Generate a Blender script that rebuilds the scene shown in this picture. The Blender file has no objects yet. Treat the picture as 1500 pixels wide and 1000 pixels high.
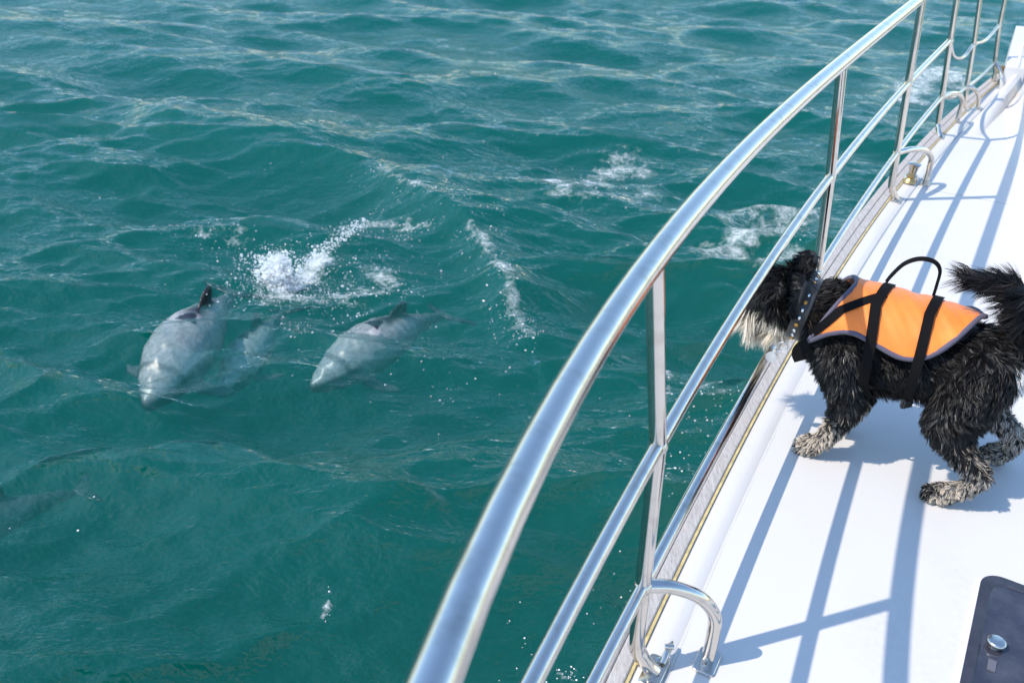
import bpy, bmesh, math, random
import numpy as np
from mathutils import Vector, Matrix
rng = np.random.default_rng(11)
random.seed(5)
R = math.radians
sc = bpy.context.scene
COL = sc.collection

# ------------------------------------------------------------------ camera, sky, sun, exposure
CAM_F, CAM_PITCH, CAM_ROLL, CAM_H = 1400.0, R(30), R(4.3), 1.5      # focal length in photo pixels (1500 wide)
Fw = Vector((0, math.cos(CAM_PITCH), -math.sin(CAM_PITCH)))
U0 = Vector((0, math.sin(CAM_PITCH), math.cos(CAM_PITCH)))
R0 = Vector((1, 0, 0))
Rv = math.cos(CAM_ROLL) * R0 + math.sin(CAM_ROLL) * U0
Uv = -math.sin(CAM_ROLL) * R0 + math.cos(CAM_ROLL) * U0
cam_d = bpy.data.cameras.new('camera')
cam = bpy.data.objects.new('camera', cam_d); COL.objects.link(cam)
M3 = Matrix((Rv, Uv, -Fw)).transposed()
cam.matrix_world = Matrix.Translation((0, 0, CAM_H)) @ M3.to_4x4()
cam_d.sensor_width = 36.0
cam_d.lens = 36.0 * CAM_F / 1500.0
cam_d.clip_start = 0.05; cam_d.clip_end = 6000
cam_d.dof.use_dof = True; cam_d.dof.focus_distance = 2.55; cam_d.dof.aperture_fstop = 5.0
sc.camera = cam

SUN_DIR = Vector((0.784, 0.256, -1.0)).normalized()                  # the way the light travels
to_sun = -SUN_DIR
SUN_EL = math.asin(to_sun.z); SUN_AZ = math.atan2(to_sun.x, to_sun.y)
world = bpy.data.worlds.new('World'); sc.world = world; world.use_nodes = True
wn = world.node_tree; wn.nodes.clear()
sky = wn.nodes.new('ShaderNodeTexSky'); sky.sky_type = 'NISHITA'; sky.sun_disc = False
sky.sun_elevation = SUN_EL; sky.sun_rotation = SUN_AZ
sky.air_density = 1.35; sky.dust_density = 0.3; sky.ozone_density = 6.0
bg = wn.nodes.new('ShaderNodeBackground'); bg.inputs['Strength'].default_value = 0.15
wo = wn.nodes.new('ShaderNodeOutputWorld')
wn.links.new(sky.outputs[0], bg.inputs[0]); wn.links.new(bg.outputs[0], wo.inputs[0])
sun_d = bpy.data.lights.new('sun', 'SUN'); sun_d.energy = 2.7; sun_d.angle = R(0.53); sun_d.color = (1, 0.905, 0.79)
sun = bpy.data.objects.new('sun', sun_d); COL.objects.link(sun)
sun.rotation_euler = SUN_DIR.to_track_quat('-Z', 'Y').to_euler()
sc.view_settings.view_transform = 'Standard'; sc.view_settings.look = 'None'
sc.view_settings.exposure = 1.0; sc.view_settings.gamma = 1.0
sc.view_settings.use_curve_mapping = False
cy = sc.cycles
cy.use_denoising = True; cy.use_adaptive_sampling = False
cy.max_bounces = 8; cy.diffuse_bounces = 3; cy.glossy_bounces = 4; cy.transmission_bounces = 4
cy.transparent_max_bounces = 12; cy.volume_bounces = 2
cy.sample_clamp_direct = 0.95; cy.sample_clamp_indirect = 0.8

# ------------------------------------------------------------------ helpers
def pix(px, py, z):
    """photo pixel -> the point of that line of sight at height z"""
    d = Fw + Rv * ((px - 750) / CAM_F) + Uv * ((500 - py) / CAM_F)
    return Vector((0, 0, CAM_H)) + d * ((z - CAM_H) / d.z)

def tag(o, label=None, cat=None, group=None, kind=None):
    if label: o['label'] = label
    if cat: o['category'] = cat
    if group: o['group'] = group
    if kind: o['kind'] = kind
    return o

def link(o, parent=None):
    COL.objects.link(o)
    if parent is not None: o.parent = parent
    return o

def mesh_obj(name, V, F, mat, parent=None, smooth=True):
    me = bpy.data.meshes.new(name)
    me.from_pydata([tuple(v) for v in V], [], [tuple(f) for f in F])
    if smooth: me.polygons.foreach_set('use_smooth', [True] * len(me.polygons))
    me.update()
    if mat: me.materials.append(mat)
    return link(bpy.data.objects.new(name, me), parent)

def bm_obj(name, bm, mat, parent=None, smooth=False, angle=None):
    me = bpy.data.meshes.new(name)
    bmesh.ops.recalc_face_normals(bm, faces=bm.faces)
    if smooth:
        for f in bm.faces: f.smooth = True
        if angle:
            for e in bm.edges:
                if len(e.link_faces) == 2 and e.calc_face_angle(0) > R(angle): e.smooth = False
    bm.to_mesh(me); bm.free()
    if mat: me.materials.append(mat)
    return link(bpy.data.objects.new(name, me), parent)

def fast_mesh(name, co, quads=None, tris=None, mat=None, parent=None, smooth=True):
    """large meshes straight from numpy arrays"""
    me = bpy.data.meshes.new(name)
    nq = 0 if quads is None else len(quads); nt = 0 if tris is None else len(tris)
    me.vertices.add(len(co)); me.vertices.foreach_set('co', np.ascontiguousarray(co, np.float32).ravel())
    loops = []
    if nq: loops.append(np.asarray(quads, np.int32).ravel())
    if nt: loops.append(np.asarray(tris, np.int32).ravel())
    lp = np.concatenate(loops)
    me.loops.add(len(lp)); me.loops.foreach_set('vertex_index', lp)
    me.polygons.add(nq + nt)
    start = np.concatenate([np.arange(nq) * 4, nq * 4 + np.arange(nt) * 3]).astype(np.int32)
    me.polygons.foreach_set('loop_start', start)
    me.polygons.foreach_set('use_smooth', np.full(nq + nt, smooth))
    me.update(calc_edges=True)
    if mat: me.materials.append(mat)
    return link(bpy.data.objects.new(name, me), parent)

def vcol(me, name, arr):
    a = me.color_attributes.new(name, 'FLOAT_COLOR', 'POINT')
    c = np.ones((len(arr), 4), np.float32); c[:, :3] = arr
    a.data.foreach_set('color', c.ravel())

def vfloat(me, name, arr):
    a = me.attributes.new(name, 'FLOAT', 'POINT')
    a.data.foreach_set('value', np.asarray(arr, np.float32))

def catmull(P, n=10):
    P = [Vector(p) for p in P]
    Q = [2 * P[0] - P[1]] + P + [2 * P[-1] - P[-2]]
    out = []
    for i in range(1, len(Q) - 2):
        a, b, c, d = Q[i - 1], Q[i], Q[i + 1], Q[i + 2]
        for k in range(n):
            t = k / n
            out.append(0.5 * (2 * b + (c - a) * t + (2 * a - 5 * b + 4 * c - d) * t * t + (3 * b - a - 3 * c + d) * t ** 3))
    out.append(P[-1].copy())
    return out

def tube(bm, P, rad, n=16, cap=True):
    """a tube along the points P; rad is a number or a list"""
    P = [Vector(p) for p in P]
    rads = rad if hasattr(rad, '__len__') else [rad] * len(P)
    T = []
    for i in range(len(P)):
        t = P[min(i + 1, len(P) - 1)] - P[max(i - 1, 0)]
        T.append(t.normalized())
    up = Vector((0, 0, 1)) if abs(T[0].z) < 0.9 else Vector((1, 0, 0))
    nrm = (up - T[0] * up.dot(T[0])).normalized()
    rings = []
    for i, p in enumerate(P):
        nrm = (nrm - T[i] * nrm.dot(T[i])).normalized()
        b = T[i].cross(nrm)
        rings.append([bm.verts.new(p + (nrm * math.cos(2 * math.pi * k / n) + b * math.sin(2 * math.pi * k / n)) * rads[i]) for k in range(n)])
    for i in range(len(P) - 1):
        for k in range(n):
            bm.faces.new((rings[i][k], rings[i][(k + 1) % n], rings[i + 1][(k + 1) % n], rings[i + 1][k]))
    if cap:
        bm.faces.new(rings[0][::-1]); bm.faces.new(rings[-1])
    return rings

class NT:
    """a small node-tree writer"""
    def __init__(s, name):
        s.m = bpy.data.materials.new(name); s.m.use_nodes = True
        s.t = s.m.node_tree; s.t.nodes.clear()
        s.out = s.t.nodes.new('ShaderNodeOutputMaterial')
    def n(s, typ, **kw):
        nd = s.t.nodes.new('ShaderNode' + typ)
        for k, v in kw.items():
            key = k.replace('_', ' ')
            if k.startswith('p_'): setattr(nd, k[2:], v)
            elif key in nd.inputs: s.put(nd.inputs[key], v)
            else: s.put(nd.inputs[int(k[1:])], v)
        return nd
    def put(s, sock, v):
        if hasattr(v, 'is_output'): s.t.links.new(v, sock)
        else: sock.default_value = v
    def link(s, a, b): s.t.links.new(a, b)
    def ramp(s, fac, stops, interp='LINEAR'):
        r = s.t.nodes.new('ShaderNodeValToRGB'); s.put(r.inputs[0], fac)
        r.color_ramp.interpolation = interp
        e = r.color_ramp.elements
        while len(e) < len(stops): e.new(0.5)
        for i, (p, c) in enumerate(stops):
            e[i].position = p; e[i].color = (c, c, c, 1) if not hasattr(c, '__len__') else (*c, 1)
        return r.outputs[0]
    def math(s, op, a, b=0.0, clamp=False):
        m = s.t.nodes.new('ShaderNodeMath'); m.operation = op; m.use_clamp = clamp
        s.put(m.inputs[0], a); s.put(m.inputs[1], b); return m.outputs[0]
    def mix(s, fac, a, b):
        m = s.t.nodes.new('ShaderNodeMix'); m.data_type = 'RGBA'
        s.put(m.inputs[0], fac); s.put(m.inputs[6], a); s.put(m.inputs[7], b); return m.outputs[2]
    def coord(s, scale=(1, 1, 1), rot=(0, 0, 0)):
        g = s.t.nodes.new('ShaderNodeNewGeometry')
        mp = s.t.nodes.new('ShaderNodeMapping'); s.t.links.new(g.outputs['Position'], mp.inputs['Vector'])
        mp.inputs['Scale'].default_value = scale; mp.inputs['Rotation'].default_value = rot
        return mp.outputs[0]
    def noise(s, vec, scale, detail=4.0, rough=0.55, dist=0.0, dim='3D'):
        nd = s.t.nodes.new('ShaderNodeTexNoise'); nd.noise_dimensions = dim; s.put(nd.inputs['Vector'], vec)
        nd.inputs['Scale'].default_value = scale; nd.inputs['Detail'].default_value = detail
        nd.inputs['Roughness'].default_value = rough; nd.inputs['Distortion'].default_value = dist
        return nd.outputs[0]
    def bump(s, height, strength, distance, normal=None):
        b = s.t.nodes.new('ShaderNodeBump'); s.put(b.inputs['Height'], height)
        b.inputs['Strength'].default_value = strength; b.inputs['Distance'].default_value = distance
        if normal is not None: s.put(b.inputs['Normal'], normal)
        return b.outputs[0]
    def done(s, shader):
        s.t.links.new(shader, s.out.inputs['Surface']); return s.m

def simple(name, color, rough=0.5, metal=0.0, var=0.0, nscale=30.0, bump=0.0, bscale=200.0, spec=0.5, coat=0.0):
    t = NT(name)
    b = t.n('BsdfPrincipled', Roughness=rough, Metallic=metal)
    b.inputs['Specular IOR Level'].default_value = spec
    b.inputs['Coat Weight'].default_value = coat
    c = (*color, 1)
    if var > 0:
        nz = t.noise(t.coord(), nscale, 5)
        f = t.ramp(nz, [(0.3, 0.0), (0.7, 1.0)])
        t.put(b.inputs['Base Color'], t.mix(f, tuple(x * (1 - var) for x in color) + (1,), tuple(min(1, x * (1 + var)) for x in color) + (1,)))
        t.put(b.inputs['Roughness'], t.math('ADD', t.math('MULTIPLY', nz, rough * 0.5), rough * 0.75))
    else:
        b.inputs['Base Color'].default_value = c
    if bump > 0:
        t.put(b.inputs['Normal'], t.bump(t.noise(t.coord(), bscale, 3), bump, 0.002))
    return t.done(b.outputs[0])
# ------------------------------------------------------------------ the sea
SEA = -1.5                                                          # mean water level, the deck is z = 0
WAVES = []
wr = np.random.default_rng(21)
for lam, amp, th in [(3.4, .040, 82), (2.6, .034, 104), (2.1, .030, 68), (1.7, .027, 118), (1.45, .022, 85), (1.2, .022, 60), (1.05, .017, 100), (0.95, .015, 130)]:
    WAVES.append((lam, amp, R(th), wr.uniform(0, 6.283)))
for i in range(34):
    lam = math.exp(wr.uniform(math.log(0.32), math.log(0.95)))
    WAVES.append((lam, 0.0150 * lam * wr.uniform(.6, 1.4), R(wr.normal(96, 24)), wr.uniform(0, 6.283)))
for i in range(64):
    lam = math.exp(wr.uniform(math.log(0.09), math.log(0.36)))
    WAVES.append((lam, 0.0092 * lam * wr.uniform(.6, 1.4), R(wr.normal(98, 24)), wr.uniform(0, 6.283)))

def P2(px, py, z=SEA):
    v = pix(px, py, z); return (v.x, v.y)

def poly_dist(X, Y, pts):
    """distance to a polyline, signed side, and the running length 0..1"""
    best = np.full(X.shape, 1e9); par = np.zeros(X.shape); side = np.zeros(X.shape)
    pts = [np.array(p) for p in pts]; n = len(pts) - 1
    for i in range(n):
        a, b = pts[i], pts[i + 1]; ab = b - a; L2 = ab @ ab
        t = np.clip(((X - a[0]) * ab[0] + (Y - a[1]) * ab[1]) / L2, 0, 1)
        dx = X - a[0] - t * ab[0]; dy = Y - a[1] - t * ab[1]
        d = np.hypot(dx, dy); m = d < best
        best[m] = d[m]; par[m] = ((i + t) / n)[m]; side[m] = np.sign(ab[0] * dy - ab[1] * dx)[m]
    return best, side, par

# single waves that the photograph shows: crest line, height, width behind, width in front (towards the viewer)
RIDGES = [([P2(520, 262), P2(600, 300), P2(690, 352), P2(740, 430), P2(770, 505)], .19, .50, .18),
          ([P2(180, 190), P2(300, 185), P2(420, 195), P2(520, 215)], .19, .8, .42),
          ([P2(560, 225), P2(650, 205), P2(760, 215)], .07, .6, .3),
          ([P2(480, 850), P2(560, 770), P2(640, 740)], .07, .35, .25),
          ([P2(0, 300), P2(120, 280), P2(240, 300)], .08, .6, .35),
          ([P2(60, 880), P2(200, 872), P2(330, 905)], .03, .26, .18),
          ([P2(150, 940), P2(300, 950), P2(430, 930)], .028, .24, .16)]

def wave(X, Y, spacing=None):
    DX = np.zeros_like(X); DY = np.zeros_like(X); Z = np.zeros_like(X)
    far = np.hypot(X, Y)
    # patches of rougher and smoother water
    gust = 0.85 + 0.32 * np.sin(X * .9 + 1.3 * np.sin(Y * .55 + .6) + 1.0) * np.sin(Y * .75 + 1.1 * np.sin(X * .5) + 2.2)
    u_ = np.clip((Y - 5.5) / 7.0, 0, 1); calm = 1 - .60 * u_ * u_ * (3 - 2 * u_)
    gust = gust + .30 * np.exp(-((Y - 2.8) / 1.7) ** 2)      # the hull roughens the water beside it
    for lam, a, th, ph in WAVES:
        k = 2 * math.pi / lam; cx, cyy = math.cos(th), math.sin(th)
        g = np.ones_like(X) if spacing is None else np.clip((lam / spacing - 2.2) / 2.0, 0, 1)
        if lam < 0.96: g = g * gust * calm
        else: g = g * (1.3 - .4 * u_)
        p = k * (X * cx + Y * cyy) + ph
        s = np.sin(p); c = np.cos(p)
        Z += g * a * c; DX -= g * a * s * cx * .72; DY -= g * a * s * cyy * .72
    for pts, h, wb, wf in RIDGES:
        d, side, par = poly_dist(X, Y, pts)
        w = np.where(side > 0, wb, wf)
        env = np.clip(np.minimum(par, 1 - par) * 5, 0, 1) * .75 + .25
        Z += h * env * np.exp(-(d / w) ** 1.35)
    return DX, DY, Z

def sea_height(x, y):
    X = np.atleast_1d(np.asarray(x, float)); Y = np.atleast_1d(np.asarray(y, float))
    gx, gy = X.copy(), Y.copy()
    for _ in range(4):
        dx, dy, z = wave(gx, gy); gx = X - dx; gy = Y - dy
    return SEA + wave(gx, gy)[2]

# foam: (crest or patch polyline, half width, strength)
FOAM = [([P2(400, 372), P2(412, 405), P2(445, 398), P2(470, 378)], .12, .9),
        ([P2(500, 325), P2(560, 322), P2(620, 335)], .10, .48),
        ([P2(400, 430), P2(470, 445), P2(520, 430), P2(560, 400)], .22, .55),
        ([P2(290, 345), P2(340, 350), P2(380, 330)], .12, .45),
        ([P2(688, 350), P2(722, 392), P2(742, 440), P2(752, 470), P2(772, 500)], .075, .60),
        ([P2(555, 270), P2(590, 290), P2(640, 310)], .07, .5),
        ([P2(800, 268), P2(860, 262), P2(915, 228), P2(935, 240)], .26, .62),
        ([P2(820, 290), P2(890, 300), P2(950, 285)], .22, .5),
        ([P2(1040, 385), P2(1100, 350), P2(1140, 335), P2(1185, 300)], .22, .68),
        ([P2(1060, 330), P2(1120, 312), P2(1170, 300)], .16, .55),
        ([P2(1110, 395), P2(1150, 380), P2(1175, 390)], .14, .6),
        ([P2(1330, 140), P2(1350, 115), P2(1385, 110), P2(1410, 125)], .34, .75),
        ([P2(1020, 600), P2(1050, 590), P2(1065, 560)], .06, .6),
        ([P2(972, 520), P2(982, 560), P2(970, 600)], .045, .55),
        ([P2(778, 985), P2(792, 945), P2(800, 930)], .035, .75),
        ([P2(815, 960), P2(842, 990), P2(850, 1010)], .03, .6),
        ([P2(470, 900), P2(482, 870)], .02, .5),
        ([P2(690, 700), P2(760, 640), P2(800, 560)], .03, .22)]

def foam_field(X, Y):
    f = np.zeros_like(X)
    for pts, w, s in FOAM:
        d, _, par = poly_dist(X, Y, pts)
        f = np.maximum(f, s * np.exp(-(d / w) ** 2))
    return f

def axis(core, outer):
    """core: list of (start, end, spacing); outer: stretched out to +-outer"""
    v = []
    for a, b, s in core:
        v += list(np.arange(a, b, s))
    v.append(core[-1][1])
    s = core[-1][2]; x = v[-1]
    while x < outer: s *= 1.25; x += s; v.append(x)
    s = core[0][2]; x = v[0]; pre = []
    while x > -outer: s *= 1.25; x -= s; pre.append(x)
    return np.array(pre[::-1] + v)

xs = axis([(-10, -4.6, .034), (-4.6, 2.6, .022), (2.6, 8.5, .034)], 3000)
ys = axis([(0.3, 7.5, .022), (7.5, 11, .032), (11, 19.5, .05)], 3000)
GX, GY = np.meshgrid(xs, ys)
sx = np.gradient(xs); sy = np.gradient(ys)
SP = np.maximum(*np.meshgrid(sx, sy))
dx, dy, dz = wave(GX, GY, SP)
co = np.stack([GX + dx, GY + dy, SEA + dz], -1).reshape(-1, 3)
ff = foam_field(GX + dx, GY + dy).ravel()
ny, nx = GX.shape
idx = np.arange(ny * nx).reshape(ny, nx)
quads = np.stack([idx[:-1, :-1], idx[:-1, 1:], idx[1:, 1:], idx[1:, :-1]], -1).reshape(-1, 4)
# the body of water is closed: skirts and a bed 25 m down
per = np.concatenate([idx[0, :-1], idx[:-1, -1], idx[-1, :0:-1], idx[:0:-1, 0]])
nb = len(co)
low = co[per].copy(); low[:, 2] = SEA - 25
co2 = np.concatenate([co, low])
k = len(per); a = np.arange(k); b = (a + 1) % k
skirt = np.stack([per[a], nb + a, nb + b, per[b]], -1)
corner = [0, nx - 1, nx - 1 + ny - 1, 2 * (nx - 1) + ny - 1]
cen = len(co2); co2 = np.concatenate([co2, [[0, 0, SEA - 25]]])
bed = np.stack([nb + a, np.full(k, cen), nb + b], -1)

t = NT('sea_water')
# fine wind ripples, finer than the modelled waves
n1 = t.noise(t.coord((.85, 2.3, 1.0), (0, 0, R(-8))), 11.0, 2.5, .6, 0, '2D')
n2 = t.noise(t.coord((1.0, 2.0, 1.0), (0, 0, R(14))), 34.0, 1.0, .6, 0, '2D')
hgt = t.math('ADD', n1, t.math('MULTIPLY', n2, .36))
nrm = t.bump(hgt, 1.0, 0.0145)
geo = t.n('NewGeometry')
fr = t.n('Fresnel', IOR=t.math('ADD', 1.45, t.math('MULTIPLY', geo.outputs['Backfacing'], 1 / 1.45 - 1.45)), Normal=nrm)
gl = t.n('BsdfGlossy', Roughness=0.0, Normal=nrm)
tr = t.n('BsdfTransparent')
df = t.n('BsdfDiffuse', Color=(.002, .146, .113, 1), Normal=nrm)
bd = t.n('MixShader', i0=.17, i1=tr.outputs[0], i2=df.outputs[0])        # turbid top layer
mf = t.n('MixShader', i0=fr.outputs[0], i1=bd.outputs[0], i2=gl.outputs[0])
vs = t.n('VolumeScatter', Color=(.003, .226, .176, 1), Density=0.42, Anisotropy=0.0)
va = t.n('VolumeAbsorption', Color=(0.0, .50, .49, 1), Density=0.60)
ad = t.n('AddShader', i0=vs.outputs[0], i1=va.outputs[0])
t.link(ad.outputs[0], t.out.inputs['Volume'])
M_SEA = t.done(mf.outputs[0])
sea = fast_mesh('sea', co2, quads=np.concatenate([quads, skirt]), tris=bed, mat=M_SEA)
vfloat(sea.data, 'foam', np.concatenate([ff, np.zeros(len(co2) - len(ff))]))
tag(sea, 'turquoise green choppy sea with streaks of white foam', 'sea', kind='structure')
# ------------------------------------------------------------------ the boat
M_GEL = None
t = NT('white_gelcoat')
b = t.n('BsdfPrincipled', Roughness=.38)
n_a = t.noise(t.coord((1, .5, 1)), 2.2, 6, .6)
n_b = t.noise(t.coord(), 60.0, 4, .6)
dirt = t.math('MULTIPLY', t.ramp(n_a, [(.52, 0), (.78, 1)]), t.ramp(n_b, [(.35, 0), (.75, 1)]))
t.put(b.inputs['Base Color'], t.mix(dirt, (.565, .545, .515, 1), (.44, .42, .39, 1)))
t.put(b.inputs['Roughness'], t.math('ADD', t.math('MULTIPLY', n_b, .2), .33))
t.put(b.inputs['Normal'], t.bump(t.noise(t.coord(), 420.0, 2), .25, .0006))
M_GEL = t.done(b.outputs[0])
M_GROOVE = simple('grey_joint_sealant', (.30, .36, .38), .7)
M_YELLOW = simple('yellow_sealant', (.48, .38, .17), .6, var=.25, nscale=40)
M_HULL = simple('hull_paint', (.78, .79, .80), .25)
M_DARK = simple('dark_rubber', (.02, .02, .022), .6)
# brushed and polished stainless steel: faint scratches and water marks
def steel(name, rough):
    t = NT(name)
    b = t.n('BsdfPrincipled', Metallic=1.0); b.inputs['Base Color'].default_value = (.72, .71, .69, 1)
    nz = t.noise(t.coord((1, 1, 1)), 26.0, 5, .6); sp = t.noise(t.coord(), 260.0, 2, .6)
    t.put(b.inputs['Roughness'], t.math('ADD', t.math('MULTIPLY', nz, .10), t.math('ADD', t.math('MULTIPLY', sp, .06), rough)))
    t.put(b.inputs['Base Color'], t.mix(t.ramp(nz, [(.5, 0), (.72, 1)]), (.66, .61, .55, 1), (.53, .485, .42, 1)))
    t.put(b.inputs['Normal'], t.bump(t.noise(t.coord(), 9.0, 2), .08, .004))
    return t.done(b.outputs[0])
M_STEEL = steel('stainless_steel', .085)
M_POST = steel('polished_steel', .015)
M_STEEL_S = steel('satin_steel', .14)
M_BRASS = simple('brass', (.50, .36, .17), .4, 1.0, var=.2)
# weathered grey teak
t = NT('weathered_teak')
b = t.n('BsdfPrincipled', Roughness=.75)
ax = (0, 0, R(25))
g1 = t.noise(t.coord((16, 1.2, 4), ax), 14.0, 6, .65, .4); g2 = t.noise(t.coord((3, 1.0, 3), ax), 55.0, 4, .7)
g3 = t.noise(t.coord(), 5.0, 3)
colr = t.mix(t.ramp(g1, [(.3, 0), (.7, 1)]), (.30, .275, .25, 1), (.47, .45, .43, 1))
colr = t.mix(t.ramp(g2, [(.50, 0), (.74, 1)]), colr, (.26, .22, .20, 1))
colr = t.mix(t.ramp(g3, [(.55, 0), (.75, .45)]), colr, (.42, .33, .28, 1))
t.put(b.inputs['Base Color'], colr)
t.put(b.inputs['Normal'], t.bump(t.math('ADD', g1, g2), .5, .0016))
M_TEAK = t.done(b.outputs[0])

boat = bpy.data.objects.new('boat', None); link(boat)
boat.location = (0, 0, 0)
tag(boat, 'white decked boat with curved stainless steel guard rail and grey teak edge', 'boat')

def fit(pts, deg):
    a = np.array([(p[0], p[1]) for p in pts]); return np.poly1d(np.polyfit(a[:, 1], a[:, 0], deg))
EDGE = fit([pix(*q, 0) for q in [(918, 1000), (1016, 800), (1115, 600), (1152, 533), (1235, 392), (1300, 297), (1357, 225), (1390, 192)]], 2)
def edge_at(y, off=0.0, z=0.0):
    """the inner edge of the teak cap at y, moved inboard by off"""
    s = EDGE.deriv()(y); n = Vector((1, -s)).normalized()
    return Vector((float(EDGE(y)) + n.x * off, y + n.y * off, z))
TIP_Y = 9.2
AX_S = .36
TIP = edge_at(TIP_Y)
axd = Vector((AX_S, 1)).normalized()
def mirror(p):
    v = Vector((p.x - TIP.x, p.y - TIP.y)); w = 2 * axd * v.dot(axd) - v
    return Vector((TIP.x + w.x, TIP.y + w.y, p.z))
YS = list(np.arange(-2.6, TIP_Y - .05, .12)) + [TIP_Y - .04]

def sweep(name, prof, mat, parent=None, y0=-2.6, y1=8.8, step=.1, smooth=True, angle=35, hscale=None, closed=True):
    """sweep a profile of (inboard offset, z) points along the gunwale"""
    bm = bmesh.new(); rings = []
    n = max(2, int(round((y1 - y0) / step)))
    for i in range(n + 1):
        y = y0 + (y1 - y0) * i / n
        h = 1.0 if hscale is None else hscale(y)
        rings.append([bm.verts.new(edge_at(y, o, z * h if z > 0 else z)) for o, z in prof])
    m = len(prof)
    for i in range(n):
        for k in range(m if closed else m - 1):
            bm.faces.new((rings[i][k], rings[i][(k + 1) % m], rings[i + 1][(k + 1) % m], rings[i + 1][k]))
    if closed:
        bm.faces.new(rings[0][::-1]); bm.faces.new(rings[-1])
    return bm_obj(name, bm, mat, parent, smooth, angle)

# hull: from the gunwale down under the water, narrowing to the keel, both sides
def hull():
    bm = bmesh.new(); rows = []
    for y in YS:
        f = (y + 2.6) / (TIP_Y + 2.6)
        p = edge_at(y, -.072); q = mirror(p)
        mid = (p + q) / 2
        row = []
        for (k, z) in ((0, -.045), (.02, -.30), (.07, -.8), (.15, -1.3), (.32, -1.75), (.75, -2.15), (1, -2.25)):
            v = p.lerp(mid, k + .25 * k * f * 0); row.append(Vector((v.x, v.y, z)))
        for (k, z) in ((.75, -2.15), (.32, -1.75), (.15, -1.3), (.07, -.8), (.02, -.30), (0, -.045)):
            v = q.lerp(mid, k); row.append(Vector((v.x, v.y, z)))
        rows.append([bm.verts.new(v) for v in row])
    for a, b2 in zip(rows[:-1], rows[1:]):
        for k in range(len(a) - 1): bm.faces.new((a[k], a[k + 1], b2[k + 1], b2[k]))
        bm.faces.new((a[-1], a[0], b2[0], b2[-1]))
    bm.faces.new(rows[0]); bm.faces.new(rows[-1][::-1])
    return bm_obj('hull', bm, M_HULL, boat, True, 40)
hull()

# teak cap: two rows of planks along the gunwale, with open joints
def plank(o0, o1, y0, y1):
    sweep('cap_plank', [(o0, -.04), (o1, -.04), (o1, .009), (o1 - .003, .012), (o0 + .003, .012), (o0, .009)], M_TEAK, boat, y0, y1, .12, True, 30)
cuts_a = [-2.6, -.7, 1.05, 3.02, 5.0, 6.9, 8.8]; cuts_b = [-2.6, -1.5, .2, 2.62, 4.15, 5.9, 8.8]
for c0, c1 in zip(cuts_a[:-1], cuts_a[1:]): plank(-.072, -.0405, c0, c1 - .0022)
for c0, c1 in zip(cuts_b[:-1], cuts_b[1:]): plank(-.039, -.007, c0, c1 - .0022)
sweep('sealant_strip', [(-.0056, -.03), (.0006, -.03), (.0006, .0092), (-.0056, .0088)], M_YELLOW, boat, -2.6, 8.8, .12, False)
# covering board between the cap and the deck joint, a little higher than the deck
sweep('covering_board', [(.001, -.03), (.060, -.03), (.060, -.002), (.056, .000), (.040, .0035), (.036, .004), (.004, .004), (.001, .003)], M_GEL, boat, -2.6, 8.8, .1, True, 50)
sweep('joint_sealant', [(.0602, -.028), (.0662, -.028), (.0662, -.004), (.0602, -.004)], M_GROOVE, boat, 2.75, 8.8, .12, False)
sweep('joint_fillet', [(.0602, -.028), (.0662, -.028), (.0662, -.001), (.0602, -.0005)], M_GEL, boat, -2.6, 2.748, .12, False)

# deck: two panels with a joint across
SEAM0, SEAM1 = pix(1357, 264, 0), pix(1440, 266, 0)
def deck_panel(ya, yb, seam_at):
    """a strip of deck from the port joint to the starboard one; the seam end follows the joint line"""
    bm = bmesh.new(); rows = []
    n = max(4, int((yb - ya) / .25))
    for i in range(n + 1):
        y = ya + (yb - ya) * i / n
        p = edge_at(y, .0664); q = mirror(edge_at(y, .0664))
        rows.append([bm.verts.new(p.lerp(q, k / 10)) for k in range(11)])
    for a, b2 in zip(rows[:-1], rows[1:]):
        for k in range(10): bm.faces.new((a[k], a[k + 1], b2[k + 1], b2[k]))
    r = bmesh.ops.extrude_face_region(bm, geom=bm.faces[:])
    for v in [g for g in r['geom'] if isinstance(g, bmesh.types.BMVert)]: v.co.z -= .03
    return bm_obj('deck_panel', bm, M_GEL, boat, True, 35)
ySeam = 4.36
deck_panel(-2.6, ySeam - .0035, True); deck_panel(ySeam + .0035, 8.7, False)
bm = bmesh.new()
pa, pb = edge_at(ySeam - .0035, .0664), mirror(edge_at(ySeam - .0035, .0664))
pc, pd = edge_at(ySeam + .0035, .0664), mirror(edge_at(ySeam + .0035, .0664))
vs_ = [bm.verts.new(Vector((p.x, p.y, z))) for z in (-.028, -.003) for p in (pa, pb, pd, pc)]
for f in ((0, 1, 2, 3), (7, 6, 5, 4), (0, 4, 5, 1), (1, 5, 6, 2), (2, 6, 7, 3), (3, 7, 4, 0)): bm.faces.new([vs_[i] for i in f])
bm_obj('seam_sealant', bm, M_GROOVE, boat)

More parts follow.
